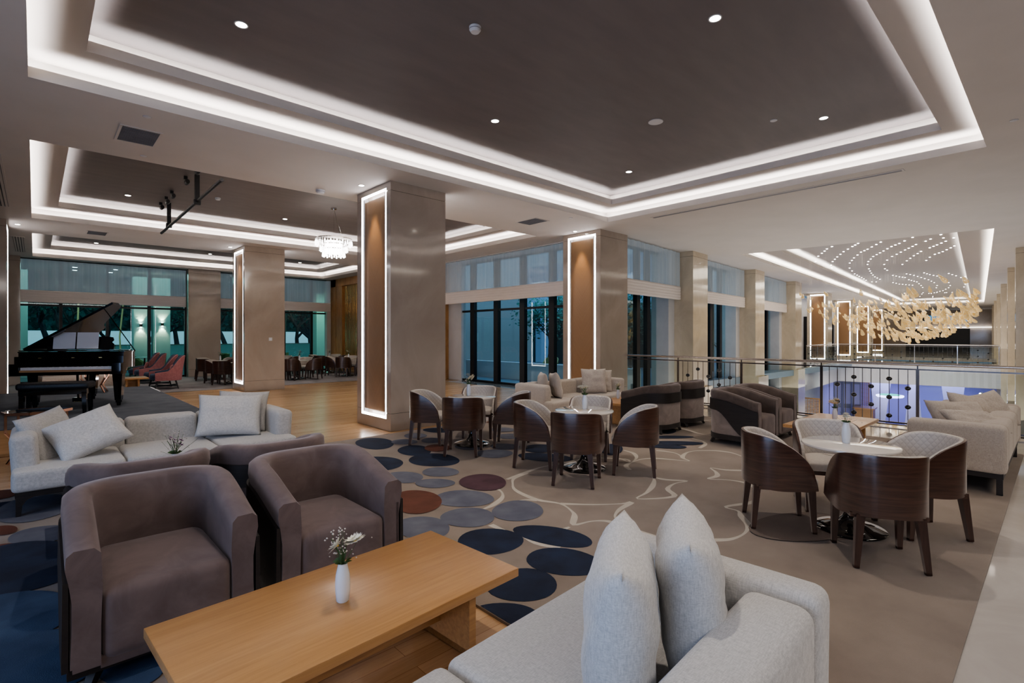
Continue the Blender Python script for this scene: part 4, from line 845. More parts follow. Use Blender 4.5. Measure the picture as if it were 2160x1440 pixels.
balustrade(tb, -.3, BP, [(BP[i + 1], BP[i]) for i in range(4)], [(BP[i], BP[i + 1]) for i in range(4)], 'distant balustrade with discs across the atrium bridge', full=False, sp=.20)
tl = lambda x, y, z=0: at(y, -.20 + x, z)
balustrade(tl, 18.2, [18.2, 20.7, 23.2, 25.9], [(18.2, 25.9)], [(18.2, 20.7), (23.2, 25.9)], 'distant balustrade at the left side of the atrium before the lit niches', full=False, sp=.22)
# ------------------------------------------------------------------ atrium: bridge, far walls, lower lobby
def abox(name, a0, a1, c0, c1, z0, z1, m_, kind=True):
    mb = MB(); mb.box(a0, a1, c0, c1, z0, z1); mb.v = [at(*p) for p in mb.v]; o = mb.build(name, m_, smooth=0)
    if kind: struct(o)
    return o
abox('floor', 26.0, 29.5, -7.7, -.2, -.25, 0, M['floorstone']); abox('floor', 17.6, 70, -.2, 3.0, -.25, 0, M['floorstone']); abox('floor', 8, 70, -14, -8.2, -.25, 0, M['floorstone']); abox('floor', 38, 70, -8.2, -.2, -.25, 0, M['floorstone'])
def fascia(a0, a1, c0, c1, z0, z1, label):      # pleated pale fascia under the balcony edge
    mb = MB(); L = math.hypot(a1 - a0, c1 - c0); n = int(L / .16); vs = []; fs = []
    for k in range(n + 1):
        t = k / n; d = .02 if k % 2 else 0; nx, ny = ((c1 - c0) / L, -(a1 - a0) / L); x, y = a0 + (a1 - a0) * t + nx * d, c0 + (c1 - c0) * t + ny * d
        vs += [at(x, y, z0), at(x, y, z1)]
        if k: fs.append((2 * k - 2, 2 * k, 2 * k + 1, 2 * k - 1))
    mb.add(vs, fs); struct(mb.build(label, M['white'], smooth=0))
fascia(25.95, 25.95, -7.9, -.25, -1.2, -.02, 'trim_7'); fascia(17.2, 25.95, -.24, -.24, -1.2, -.02, 'trim_8'); fascia(8, 25.95, -8.2, -8.2, -1.2, -.02, 'trim_9')
abox('ceiling', 25.96, 60, -8.2, -.2, -1.22, -1.18, M['ceiling']); abox('ceiling', 17.2, 60, -.22, 3, -1.22, -1.18, M['ceiling'])
abox('wall_left', 17.2, 60, 2.2, 2.4, 0, CEIL, M['whitewall']); abox('wall_far', 58, 58.3, -16, 3, 0, CEIL, M['stone'])
abox('wall_far_right', -3, 60, -14.2, -14, 0, CEIL, M['stone2'])
m, nt, b = nodes('dusk_blue_pane'); setp(b, col=(.02, .06, .12), emit=((.05, .22, .42), .8), rough=.1); M['bluepane'] = m
o = abox('door_1', 57.85, 58, -6.2, -1.0, 0, 2.4, M['frame']); o = abox('window_7', 57.8, 58, -6.2, -2.4, 3.0, 3.9, M['frame']); p = abox('pane', 57.75, 57.8, -6.0, -4.3, 3.1, 3.8, M['bluepane'], False); p.parent = o; p = abox('pane', 57.75, 57.8, -4.1, -2.6, 3.1, 3.8, M['bluepane'], False); p.parent = o
abox('trim_10', 57.8, 58, -8, -1, 2.5, 2.56, emit('soft_strip', (1, .96, .9), 3))
for k in range(3): abox('window_%d' % (8 + k), 28.2 + 8.4 * k, 31.5 + 8.4 * k, 1.9, 2.2, 0, 3.0, M['frame'])
# lower lobby
abox('floor', -2, 60, -16, 4, -5.3, -5.2, textured('lobby_floor', [(.35, (.02, .04, .16)), (.65, (.10, .13, .30))], 1.2, rough=.25))
abox('wall_lower_left', 17.2, 38, 1.5, 1.65, -5.2, -1.2, M['whitewall']); m = mat('lobby_blue_wall', (.40, .41, .55), rough=.6); M['bluewall'] = m
abox('wall_lower_back', 38, 38.3, -16, 4, -5.2, -1.2, M['bluewall']); abox('wall_lower_right', 8, 60, -12.3, -12, -5.2, 0, M['stone2'])
def lattice(a, c0, c1, z0, z1, label):
    r = empty('lattice_screen', at(a, (c0 + c1) / 2, z0), AT); w = abs(c1 - c0) / 2; h = z1 - z0; mb = MB(); n = int(h / .085)
    for k in range(n): z = h * (k + .5) / n; mb.box(-.02, .02, -w, w, z - .018, z + .018)
    for k in range(7): y = -w + 2 * w * k / 6; mb.box(-.035, .0, y - .01, y + .01, 0, h)
    mb.build('slats', M['oak'], r, 0); mb = MB()
    for y in (-w, w): mb.box(-.04, .03, y - .03, y + .03, 0, h)
    mb.box(-.04, .03, -w, w, h - .04, h + .02); mb.build('frame', M['oak'], r, 0); return tag(r, label, 'screen')
lattice(21.4, -.15, .75, -4.0, -1.95, 'light wood lattice screen at the left of the lower lobby'); lattice(31.2, -1.2, -.45, -3.6, -1.25, 'light wood lattice screen beside the blue lit wall of the lower lobby')
for k in range(3):
    r = empty('panelled_door', at(30.2, .50 - .55 * k, -5.2), AT + .35); mb = MB(); mb.box(-.05, .05, -.26, .26, 0, 3.7); lf = mb.build('leaf', mat('blue_grey_paint', (.16, .18, .30), rough=.4), r, 0); mb = MB()
    for z in (.4, 2.1): mb.box(-.08, -.05, -.18, .18, z, z + 1.4)
    mb.build('raised_panel', mat('violet_panel', (.28, .30, .62), rough=.4), lf, 0); tag(r, ('left', 'middle', 'right')[k] + ' blue panelled door leaf in the lower lobby', 'door')
r = empty('reception_counter', at(29.2, -1.25, -5.2), AT); mb = MB(); mb.box(-.5, .5, -.5, .5, 0, 2.0); mb.build('body', M['oakdark'], r, 0); mb = MB(); mb.box(-.7, .6, -.6, .6, 2.0, 2.08); mb.build('top', M['oak'], r, 0); tag(r, 'wooden counter with a light oak top in the lower lobby', 'counter')
for k, c in enumerate((-1.6, -3.5, -5.6)):
    r = empty('tapered_column', at(33.5, c, -5.2), AT); mb = MB(); mb.prism([(-.55, 0), (.55, 0), (.16, 3.95), (-.16, 3.95)] if k % 2 else [(-.2, 0), (.2, 0), (.65, 3.95), (-.65, 3.95)], -.2, .2); mb.v = [(z, x, y) for x, y, z in mb.v]; mb.build('shaft', M['white'], r, 0)
    tag(r, ('left', 'middle', 'right')[k] + ' violet lit tapered column under the bridge', 'column')
r = empty('ceiling_lamp', at(32.0, -2.3, -2.62), AT); mb = MB(); mb.lathe([(0, 0), (.72, 0), (.80, .06), (.80, .14), (0, .14)], 32); mb.build('shade', emit('violet_glow', (.55, .60, 1), 3.2), r); mb = MB(); mb.lathe([(0, .14), (.6, .14), (.55, .20), (0, .20)], 32); mb.build('cap', emit('teal_glow', (.1, .7, .6), 1.0), r); mb = MB(); mb.tube([(0, 0, .2), (0, 0, 1.4)], .01, 6); mb.build('cord', M['blackmat'], r); tag(r, 'round violet glowing ceiling lamp in the lower lobby', 'lamp')
for k in range(2):
    r = empty('wall_lamp', at(28.4, -6.95, -1.72 - .42 * k), AT); mb = MB(); mb.lathe([(0, -.04), (.05, 0), (0, .05)], 10); mb.build('bulb', emit('star_bulb', (.9, .95, 1), 60), r); mb = MB(); mb.box(-.02, .02, -.09, -.04, -.1, .1); mb.build('bracket', M['chrome'], r, 0); tag(r, ('upper', 'lower') [k] + ' bright bulb below the bridge at the right', 'lamp')
# ------------------------------------------------------------------ amber glass chandelier
SPOTS = [(8.83, -5.32), (8.86, -6.02), (8.92, -3.83), (9.05, -3.03), (9.15, -4.44), (9.22, -3.7), (9.42, -5.06), (9.49, -2.79), (9.53, -3.57), (9.58, -5.73), (9.61, -4.26), (9.62, -6.05), (9.83, -6.3), (9.88, -4.88), (9.96, -5.58), (9.98, -2.62), (10.06, -3.35), (10.08, -4.07), (10.17, -4.74), (10.42, -6.08), (10.47, -4.6), (10.49, -2.43), (10.55, -5.28), (10.56, -3.88), (10.62, -3.12), (10.77, -5.95), (10.87, -3.74), (10.92, -5.16), (10.94, -4.43), (11.12, -5.82), (11.18, -3.59), (11.22, -2.16), (11.26, -2.91), (11.3, -5.02), (11.41, -5.71), (11.43, -4.26), (11.7, -4.88), (11.71, -5.59), (11.8, -6.26), (11.87, -4.1), (11.92, -3.37), (11.95, -2.68), (12.21, -4.71), (12.23, -6.15), (12.32, -3.94), (12.51, -5.29), (12.61, -2.48), (12.68, -6.02), (12.72, -3.13), (12.74, -4.53), (12.8, -3.77), (12.83, -1.73), (13.07, -5.15), (13.15, -5.89), (13.3, -4.33), (13.32, -2.27), (13.45, -5.77), (13.5, -2.94), (13.55, -3.59), (13.56, -1.55), (13.66, -4.99), (13.75, -5.63), (14.34, -2.73), (14.35, -3.4), (14.38, -4.05), (14.4, -4.82), (14.57, -5.43), (14.58, -1.98), (15.2, -4.64), (15.41, -3.23), (15.59, -5.26), (15.74, -1.79), (15.91, -3.78), (16.31, -2.41), (16.45, -4.38), (17.24, -3.04), (17.41, -1.59), (17.66, -2.3), (17.75, -3.6), (18.26, -2.95), (18.45, -1.6), (18.48, -3.61), (19.15, -2.18), (19.36, -2.86), (19.86, -2.18), (20.36, -2.8), (20.59, -2.17), (20.95, -4.15), (21.01, -4.85), (21.26, -3.55), (21.36, -2.17), (21.42, -2.75), (21.47, -4.26), (21.58, -4.93), (21.78, -3.64), (22.0, -4.37), (22.16, -5.01), (22.17, -5.76), (22.21, -2.15), (22.23, -2.76), (22.32, -3.73), (22.64, -3.83), (22.7, -5.13), (22.76, -4.47), (22.95, -5.87), (22.96, -3.92), (23.08, -2.78), (23.1, -2.13), (23.25, -5.25), (23.54, -4.57), (23.75, -6.0), (24.24, -5.32), (24.36, -4.67), (24.44, -6.36), (24.46, -3.96), (24.46, -2.23), (24.63, -2.42), (25.01, -6.17), (25.04, -4.03), (25.2, -4.78), (25.27, -5.4), (25.63, -4.11), (25.81, -3.1), (26.25, -4.19), (26.31, -4.85), (26.46, -3.19), (26.62, -5.48), (27.09, -6.29), (27.14, -3.28), (27.47, -4.92), (27.5, -3.41), (27.67, -4.19), (27.86, -3.54), (28.05, -5.56), (28.22, -3.67), (28.59, -3.81), (29.2, -4.19), (29.87, -6.27), (29.88, -4.94), (30.43, -5.55), (30.87, -4.16), (31.74, -4.81), (32.29, -5.41), (32.3, -6.17), (33.53, -5.22), (34.71, -3.29), (34.86, -5.02), (35.48, -4.83), (35.8, -2.78), (36.13, -4.64), (36.24, -3.84), (36.32, -3.36), (36.54, -4.61), (36.8, -4.45), (37.13, -5.13), (37.16, -5.44), (37.26, -5.03), (37.33, -4.11), (37.49, -4.24), (37.62, -3.68), (38.41, -2.61), (39.03, -5.36), (40.75, -3.35), (40.75, -2.32), (41.11, -4.15), (42.34, -4.07)]
ZT = CEIL + .51
ch = empty('glass_chandelier', at(15, -4.2, ZT), AT)
def petal_mesh(v):
    mb = MB(); mb.lathe([(0, 0), (.17, .05), (.27, .16), (.30, .30), (.27, .46), (.20, .62), (.12, .80), (.05, .93), (.015, 1.0)], 10); out = []
    for x, y, z in mb.v:
        k = 1 + .10 * sin(9 * z + v + 2 * math.atan2(y, x)); xx = x * k; yy = y * .55 * k + .05 * sin(7 * xx + v)
        out.append((xx + .22 * z * z * (1 if v % 2 else -.6), z - .5, yy + .12 * z * z))
    mb.v = out; return mb
petals = []
rd = random.Random(11)
while len(petals) < 430:
    a = rd.uniform(8.2, 22); c = rd.uniform(-6.9, -2.15); w = (c + 4.9); t = (a - 8.2) / 13.8
    zb = 1.42 + .135 * w * w * (1 if w > 0 else 1.9) + .35 * abs(t - .45); zt_ = min(3.6, 3.15 + .10 * max(0, -w) ** 2 + .25 * sin(a))
    if zb > 3.9: continue
    z = zb + max(0, zt_ - zb) * rd.random() ** 1.5
    petals.append((a, c, z, rd.uniform(.20, .36) * (1.15 if c < -4.5 else .8)))
petals.sort(key=lambda p: p[0] * .68 - p[1] * .5); meshes = {}; rest = MB()
base = [petal_mesh(v) for v in range(4)]; bo = None
for k, (a, c, z, s) in enumerate(petals):
    rot = Matrix.Rotation(rd.uniform(0, 6.28), 4, 'Z') @ Matrix.Rotation(rd.uniform(.2, 1.25), 4, 'X'); loc = Vector((a - 15, c + 4.2, z - ZT)); T = Matrix.Translation(loc) @ Matrix.Rotation(-.6 + rd.uniform(-.7, .7), 4, 'Z') @ Matrix.Rotation(rd.uniform(.5, 1.25), 4, 'X') @ Matrix.Diagonal((s * .8, s, s, 1))
    v = k % 4
    if k < 100:
        if v not in meshes: o = base[v].build('glass_petal', M['amber'], ch, 0); o.data.shade_smooth(); meshes[v] = o
        else: o = meshes[v].copy(); COL.objects.link(o)
        o.matrix_local = T
    else: rest.add([T @ Vector(p) for p in base[v].v], base[v].f)
o = rest.build('glass_petals', M['amber'], ch, 0); o.data.shade_smooth(); o['kind'] = 'stuff'
wr = MB()
for k, (a, c, z, s) in enumerate(petals):
    if k % 2 == 0: x, y, zz = a - 15, c + 4.2, z - ZT; wr.add([(x - .0022, y, zz), (x + .0022, y, zz), (x + .0022, y, 0), (x - .0022, y, 0)], [(0, 1, 2, 3)])
o = wr.build('hanging_wires', M['chrome'], ch, 0); o['kind'] = 'stuff'
sp = None; restS = MB()
for k, (a, c) in enumerate(SPOTS):
    P8 = [(.030 * cos(j * pi / 5), .030 * sin(j * pi / 5)) for j in range(10)]
    if k < 100:
        if sp is None: mb = MB(); mb.prism(P8, -.012, 0); sp = mb.build('spot_lens', M['spotsmall'], ch, 0); o = sp
        else: o = sp.copy(); COL.objects.link(o)
        o.location = (a - 15, c + 4.2, -.002)
    else: restS.prism([(a - 15 + x, c + 4.2 + y) for x, y in P8], -.014, -.002)
o = restS.build('spot_lenses', M['spotsmall'], ch, 0); o['kind'] = 'stuff'
tag(ch, 'sweeping amber glass petal chandelier hanging over the atrium with rows of ceiling spots', 'chandelier')
# ------------------------------------------------------------------ crystal chandelier
cx, cy, cz = 5.45, 12.35, 3.62
ch = empty('crystal_chandelier', (cx, cy, cz)); mb = MB(); mb.lathe([(0, 1.18), (.07, 1.18), (.07, 1.225), (0, 1.225)], 20); mb.build('canopy', M['chrome'], ch); mb = MB()
mb.tube([(0, 0, .3), (0, 0, 1.2)], .003, 5)
for k in range(3): a = k * 2.094 + .5; mb.tube([(.40 * cos(a), .40 * sin(a), .42), (0, 0, 1.19)], .0022, 4)
mb.build('suspension_wires', M['chrome'], ch); mb = MB()
for r_, z in ((.43, .42), (.32, .28), (.26, .17)): mb.lathe([(r_ - .004, z), (r_ + .004, z), (r_ + .004, z + .03), (r_ - .004, z + .03), (r_ - .004, z)], 40, caps=False)
mb.build('tier_ring', M['chrome'], ch); mb = MB(); mb.lathe([(0, .06), (.19, .08), (.21, .2), (.2, .38), (0, .38)], 24); mb.build('glowing_core', emit('warm_core', (1, .95, .88), 7), ch)
mb = MB(); mb.lathe([(0, -.02), (.012, -.012), (.014, .0), (.008, .02), (.012, .03), (.008, .05), (.002, .06), (0, .13)], 6); dr = mb.build('crystal_drop', M['crystal'], ch, 0); first = True; n_ = 0
for r_, z, n in ((.43, .30, 38), (.32, .16, 32), (.26, .03, 28)):
    for k in range(n):
        a = 2 * pi * k / n; o = dr if first else dr.copy()
        if not first: COL.objects.link(o)
        first = False; o.location = (r_ * cos(a), r_ * sin(a), z - .02 + .03 * (k % 2)); o.rotation_euler.z = a; o.scale = (1.6, 1.6, 1.25)
tag(ch, 'three tier crystal chandelier left of the nearest pillar', 'chandelier')
light('chandelier_light', 'POINT', (cx, cy, cz - .05), 60, (1, .9, .8), shadow_soft_size=.2)
# ------------------------------------------------------------------ ceiling fixtures
mb = MB(); mb.lathe([(0, -.004), (.055, -.004), (.055, 0), (0, 0)], 20); lens0 = mb
def downlight(x, y, z, where, power=70, ang=75, col=(1, .90, .80), r=.052, tilt=(0, 0), lit=True):
    e = empty('downlight', (x, y, z)); mb = MB(); mb.lathe([(r, 0), (r + .014, 0), (r + .012, -.006), (r, -.004)], 24, caps=False); tr0 = mb.build('trim_ring', M['white'], e); mb = MB(); mb.lathe([(0, -.003), (r, -.003), (r, -.001), (0, -.001)], 20); mb.build('lens', M['spot'], tr0)
    tag(e, where, 'light', 'recessed ceiling downlights')
    if power: light('downlight_beam', 'SPOT', (x, y, z - .02), power, col, (tilt[0], tilt[1], 0), spot_size=radians(ang), spot_blend=.8, shadow_soft_size=.04)
ZT1 = CEIL + .51
for ci, (y0, wh, xs_) in enumerate(((4.05, 'big front tray ceiling', (1.55, 5.0, 8.45)), (12.85, 'middle tray ceiling', (1.55, 5.0, 8.45)), (21.0, 'far tray ceiling', (1.55, 5.0, 8.45)))):
    for x in xs_:
        for s in (-1, 1):
            if ci == 1 and abs(x - 5.0) < .1 and s < 0: pass
            nm = ('left', 'middle', 'right')[xs_.index(x)] + (' near' if s < 0 else ' rear')
            downlight(x, y0 + s * (1.68 if ci == 0 else 1.6), ZT1 - .001, 'round recessed downlight, ' + nm + ' of the ' + wh, 150 if ci == 0 else 100)
for x, y, w in ((4.26, 8.50, 'above the wood niche of the nearest pillar'), (10.14, 8.50, 'above the wood niche of the pillar at the balustrade'), (4.32, 17.1, 'above the niche of the pillar right of the piano'), (-.30, 17.1, 'above the niche of the leftmost pillar')):
    downlight(x, y, CEIL - .001, 'warm recessed downlight ' + w, 80, 40, (1, .72, .42), .045, tilt=(0, radians(-8)) if x > 0 else (0, radians(8)))
for k in range(4):
    p = at(24.4 + 8.4 * k - .28, .57, CEIL - .001); light('downlight_beam', 'SPOT', p, 60, (1, .72, .42), (0, radians(-8), 0), spot_size=radians(50), spot_blend=.8, shadow_soft_size=.04)
def disc(name, x, y, z, R, h, label, cat, m_='white', parts=True):
    e = empty(name, (x, y, z)); mb = MB(); mb.lathe([(0, 0), (R, 0), (R, -h * .5), (R * .7, -h), (0, -h)], 28); mb.build('body', M[m_], e)
    mb = MB(); mb.lathe([(R * .72, -h * .55), (R * 1.01, -h * .55), (R * 1.01, -h * .45), (R * .72, -h * .45)], 28, caps=False); mb.build('slot_ring', M['grille'], e); tag(e, label, cat)
disc('smoke_detector', 3.33, 4.13, ZT1, .062, .055, 'round white smoke detector in the middle of the front tray ceiling', 'detector')
disc('ceiling_speaker', 6.77, 4.12, ZT1, .11, .012, 'flat round speaker in the front tray ceiling', 'speaker')
disc('sprinkler', 8.0, 2.9, ZT1, .05, .015, 'small round sprinkler cap by the right edge of the front tray', 'sprinkler'); disc('smoke_detector', 3.1, 13.3, ZT1, .06, .05, 'white smoke detector in the middle tray ceiling', 'detector'); disc('smoke_detector', 3.85, 9.3, CEIL, .08, .06, 'round white detector on the beam before the nearest pillar', 'detector')
for x, y, l_ in ((1.006, 7.625, 'small round cap above the big ceiling vent'), (1.19, 9.33, 'small round cap beyond the big ceiling vent'), (8.91, .40, 'small round cap on the ceiling at the right edge'), (8.9, 7.59, 'small round cap on the ceiling right of the grey vent')): disc('sprinkler', x, y, CEIL + .003, .045, .012, l_, 'sprinkler')
def vent(x, y, sx, sy, rz, label, n=14, mm='grille', z=CEIL):
    e = empty('ceiling_vent', (x, y, z), rz); mb = MB(); w = .03
    mb.box(-sx / 2 - w, sx / 2 + w, -sy / 2 - w, -sy / 2, -.008, 0); mb.box(-sx / 2 - w, sx / 2 + w, sy / 2, sy / 2 + w, -.008, 0); mb.box(-sx / 2 - w, -sx / 2, -sy / 2, sy / 2, -.008, 0); mb.box(sx / 2, sx / 2 + w, -sy / 2, sy / 2, -.008, 0); mb.build('frame', M['lip'], e, 0)
    mb = MB(); mb.box(-sx / 2, sx / 2, -sy / 2, sy / 2, -.002, 0); mb.build('backing', M[mm], e, 0); mb = MB()
    for k in range(n): y_ = -sy / 2 + sy * (k + .5) / n; mb.box(-sx / 2, sx / 2, y_ - sy / n * .22, y_ + sy / n * .22, -.007, -.002)
    mb.build('slats', M['lip' if mm == 'slotdark' else 'grille'], e, 0); return tag(e, label, 'vent')
vent(1.02, 8.45, .40, .62, 0, 'square grey air vent on the ceiling beam at the left'); vent(1.19, 17.15, .38, .56, 0, 'distant grey air vent on the ceiling beam behind the piano'); vent(8.53, 8.45, .42, .60, 0, 'grey air vent on the ceiling left of the balustrade pillar')
vent(-.50, 12.8, .22, 4.2, 0, 'long slotted air diffuser on the ceiling at the left edge', 5, 'slotdark'); 
for c in kids(bpy.data.objects['ceiling_vent.003']): 
    if c.name.startswith('slats'): 
        c.data = c.data.copy(); c.data.clear_geometry(); mb = MB(); [mb.box(-.11 + .22 * k / 4 + .010, -.11 + .22 * (k + 1) / 4 - .010, -2.1, 2.1, -.007, -.002) for k in range(4)]; c.data.from_pydata(mb.v, [], mb.f)
vent(-.33, 20.9, .22, 3.4, 0, 'long slotted air diffuser on the far ceiling at the left', 5, 'slotdark'); 
for c in kids(bpy.data.objects['ceiling_vent.004']): 
    if c.name.startswith('slats'): 
        c.data = c.data.copy(); c.data.clear_geometry(); mb = MB(); [mb.box(-.11 + .22 * k / 4 + .010, -.11 + .22 * (k + 1) / 4 - .010, -1.7, 1.7, -.007, -.002) for k in range(4)]; c.data.from_pydata(mb.v, [], mb.f)
vent(10.26, 4.03, .085, 4.55, 0, 'long thin slot diffuser on the ceiling parallel to the balustrade', 1, 'grille')
# lighting bar over the stage
tr_ = empty('lighting_bar', (2.35, 13.2, CEIL)); mb = MB(); mb.tube([(.02, -3.3, .02), (-.02, 2.2, -.10)], .032, 10); mb.build('pipe', M['blackmat'], tr_); 
for y in (-1.55, 1.35): mb = MB(); mb.box(-.04, .04, y - .03, y + .03, -.08, .50); mb.rbox(0, y, -.04, .12, .08, .10, .01, 1, n=1); mb.build('hanger', M['blackmat'], tr_, 30)
tag(tr_, 'black pipe of stage lights hanging under the middle tray ceiling', 'light bar')
for k, y in enumerate((-2.2, -1.3, .1, .75, 1.45)):
    e = empty('stage_spotlight', (2.20, 13.2 + y, CEIL + .50)); mb = MB(); mb.box(-.03, .03, -.03, .03, -.06, 0); mb.build('bracket', M['blackmat'], e, 0); mb = MB(); mb.lathe([(0, 0), (.045, 0), (.055, .05), (.055, .12), (0, .13)], 12); mb.v = [(x * .8 + .03, z - .06, y_ - .11) for x, y_, z in mb.v]; mb.build('lamp_can', M['blackmat'], e)
    tag(e, ('nearest', 'second', 'third', 'fourth', 'farthest')[k] + ' small black stage spotlight over the piano stage', 'spotlight', 'black stage spotlights')
e = empty('wall_switch', (5.28, 16.494, 1.55)); mb = MB(); mb.rbox(0, 0, 0, .10, .012, .10, .003, 1, n=1); mb.build('plate', M['white'], e, 0); mb = MB(); mb.box(-.03, .03, -.010, -.006, -.03, .03); mb.build('rocker', M['ceramic'], e, 0); tag(e, 'small white wall switch on the marble pillar right of the piano', 'switch')
# metal bead curtain on the wood wall
mb = MB(); rd = random.Random(2)
for k in range(120):
    y = 22.75 - k * .055; x = 10.56 + rd.uniform(-.02, .03); zb = rd.uniform(.25, .9); z = 3.95
    while z > zb:
        h = rd.uniform(.05, .5); w = rd.uniform(.006, .014); mb.box(x - .002, x + .002, y - w, y + w, max(zb, z - h), z); z -= h + rd.uniform(.01, .06)
o = mb.build('metal_bead_curtain', M['brass'], smooth=0); o['kind'] = 'stuff'; tag(o, 'shimmering curtain of thin metal strips on the wood wall', 'curtain')
# ------------------------------------------------------------------ outside the far windows
mb = MB(); mb.box(-12, 14, 24.6, 60, -.3, -.02); struct(mb.build('floor', mat('terrace', (.06, .09, .085), rough=.6), smooth=0))
mb = MB(); mb.box(-12, 14, 24.6, 29.5, 4.45, 4.6); struct(mb.build('ceiling', mat('terrace_soffit', (.45, .50, .52), rough=.7), smooth=0))
m = mat('pale_render', (.48, .62, .58), rough=.8); M['render'] = m
def sconce(x, y, z, lb):
    e = empty('wall_sconce', (x, y, z)); mb = MB(); mb.box(-.05, .05, -.10, 0, -.07, .07); mb.build('housing', M['darksteel'], e, 0); mb = MB(); mb.box(-.035, .035, -.085, -.02, -.074, -.071); mb.box(-.035, .035, -.085, -.02, .071, .074); mb.build('lens', M['spot'], e, 0)
    tag(e, lb, 'lamp', 'up and down wall sconces outside'); light('sconce_beam', 'SPOT', (x, y - .09, z + .09), 26, (1, .85, .6), (radians(168), 0, 0), spot_size=radians(75), spot_blend=.6, shadow_soft_size=.03); light('sconce_beam', 'SPOT', (x, y - .09, z - .09), 26, (1, .85, .6), (radians(12), 0, 0), spot_size=radians(75), spot_blend=.6, shadow_soft_size=.03)
for k, (x0, w, lb) in enumerate(((3.24, .50, 'pale outdoor column with a lit sconce, left one through the far window'), (3.97, .64, 'pale outdoor column with a lit sconce, right one through the far window'), (-.75, .55, 'pale outdoor column at the left edge of the far windows'), (11.05, .6, 'pale green outdoor column beside the wood wall'), (9.2, .6, 'narrow pale outdoor column behind the wall pillar'))):
    y = 28.2 if k != 3 else 27.2; e = empty('outdoor_column', (x0, y, 0)); mb = MB(); mb.box(0, w, 0, .7, -.02, 4.45); mb.build('shaft', M['render'], e, 0); mb = MB(); mb.box(-.02, w + .02, -.02, .72, -.02, .15); mb.build('base', M['render'], e, 0); tag(e, lb, 'column')
sconce(3.49, 28.2, 2.12, 'lit sconce on the left outdoor column'); sconce(4.29, 28.2, 2.18, 'lit sconce on the right outdoor column')
for k, (x, y) in enumerate(((1.15, 26.2), (1.2, 27.4), (1.25, 28.6), (2.55, 26.0), (2.5, 27.2), (2.45, 28.6))):
    e = empty('outdoor_downlight', (x, y, 4.45)); mb = MB(); mb.lathe([(0, -.01), (.08, -.01), (.08, 0), (0, 0)], 16); mb.build('lens', emit('cool_spot%d' % k, (.75, .95, 1), 22), e); mb = MB(); mb.lathe([(.08, -.012), (.11, -.012), (.11, 0), (.08, 0)], 16, caps=False); mb.build('trim_ring', M['white'], e)
    tag(e, ('nearest', 'middle', 'farthest')[k % 3] + ' cool downlight in the ' + ('left' if k < 3 else 'right') + ' row of the outdoor soffit', 'light', 'outdoor soffit lights')
light('terrace_light', 'AREA', (2.0, 27.2, 4.3), 110, (.55, 1.0, .95), (0, 0, 0), shape='RECTANGLE', size=10, size_y=3)
light('terrace_light', 'AREA', (11.2, 25.6, 4.0), 60, (.5, 1, .75), (0, 0, 0), shape='RECTANGLE', size=3, size_y=1.5)
light('garden_fill', 'AREA', (5, 37, 10), 700, (.35, .9, 1), (0, 0, 0), shape='RECTANGLE', size=26, size_y=10)  # added teal fill to bring out the trees, no lamp hangs there
light('garden_fill', 'AREA', (5, 31.5, .4), 160, (.5, 1, .95), (radians(125), 0, 0), shape='RECTANGLE', size=20, size_y=1)  # added low fill aimed up at the trees
# low pale building and fence beyond
m, nt, b = nodes('dusk_building'); setp(b, col=(.35, .45, .5), emit=((.30, .55, .62), .55)); M['duskwall'] = m  # emission puts the light on the wall into its material
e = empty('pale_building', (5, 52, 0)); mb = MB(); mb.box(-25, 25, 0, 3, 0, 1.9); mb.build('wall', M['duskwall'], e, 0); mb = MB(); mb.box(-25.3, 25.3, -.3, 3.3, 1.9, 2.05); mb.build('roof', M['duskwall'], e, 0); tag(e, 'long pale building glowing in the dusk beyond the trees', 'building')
e = empty('garden_fence', (3, 33, 0)); mb = MB()
for z in (.25, 1.15): mb.box(-12, 12, -.02, .02, z, z + .05)
mb.build('rail', M['darksteel'], e, 0)
for k in range(13): mb = MB(); mb.box(-12 + 2 * k - .025, -12 + 2 * k + .025, -.02, .02, 0, 1.2); mb.build('post', M['darksteel'], e, 0)
mb = MB(); mb.box(-12, 12, -.008, .008, .3, 1.15); mb.build('panel', mat('fence_glass', (.02, .06, .065), rough=.6), e, 0); tag(e, 'low dark fence with a glass infill outside the far windows', 'fence')
def tree(x, y, h, seed, label, lean=0):
    rd = random.Random(seed); e = empty('tree', (x, y, 0)); tr = MB(); tips = []
    def br(p, d, L, r_, lv):
        q = [p]; dd = d.copy()
        for i in range(3): dd = (dd + Vector((rd.gauss(0, .16), rd.gauss(0, .16), rd.gauss(.03, .08)))).normalized(); q.append(q[-1] + dd * L / 3)
        tr.tube(q, [r_, r_ * .85, r_ * .7, r_ * .55], 6 if lv < 2 else 4, caps=False)
        if lv >= 4: tips.append(q[-1]); return
        if lv >= 2: tips.append(q[-1])
        for k in range(3 if lv < 3 else 2):
            a = rd.uniform(0, 6.28); br(q[-1] if k else q[2], (dd * .75 + Vector((cos(a), sin(a), rd.uniform(-.1, .5))) * .75).normalized(), L * rd.uniform(.62, .85), r_ * .55, lv + 1)
    br(Vector((0, 0, 0)), Vector((lean, 0, 1)).normalized(), h * .34, h * .026, 0); tr.build('trunk', M['bark'], e, 60)
    lf = MB()
    for t in tips:
        for k in range(30):
            c = t + Vector((rd.gauss(0, .38), rd.gauss(0, .38), rd.gauss(0, .30))); s = rd.uniform(.04, .11); a = Vector((rd.gauss(0, 1), rd.gauss(0, 1), rd.gauss(0, 1))).normalized() * s; b2 = a.orthogonal().normalized() * s * .6
            lf.add([c - a, c + b2, c + a, c - b2], [(0, 1, 2, 3)])
    lf.build('foliage', M['leaf'], e, 0); tag(e, label, 'tree', 'dark garden trees'); return e
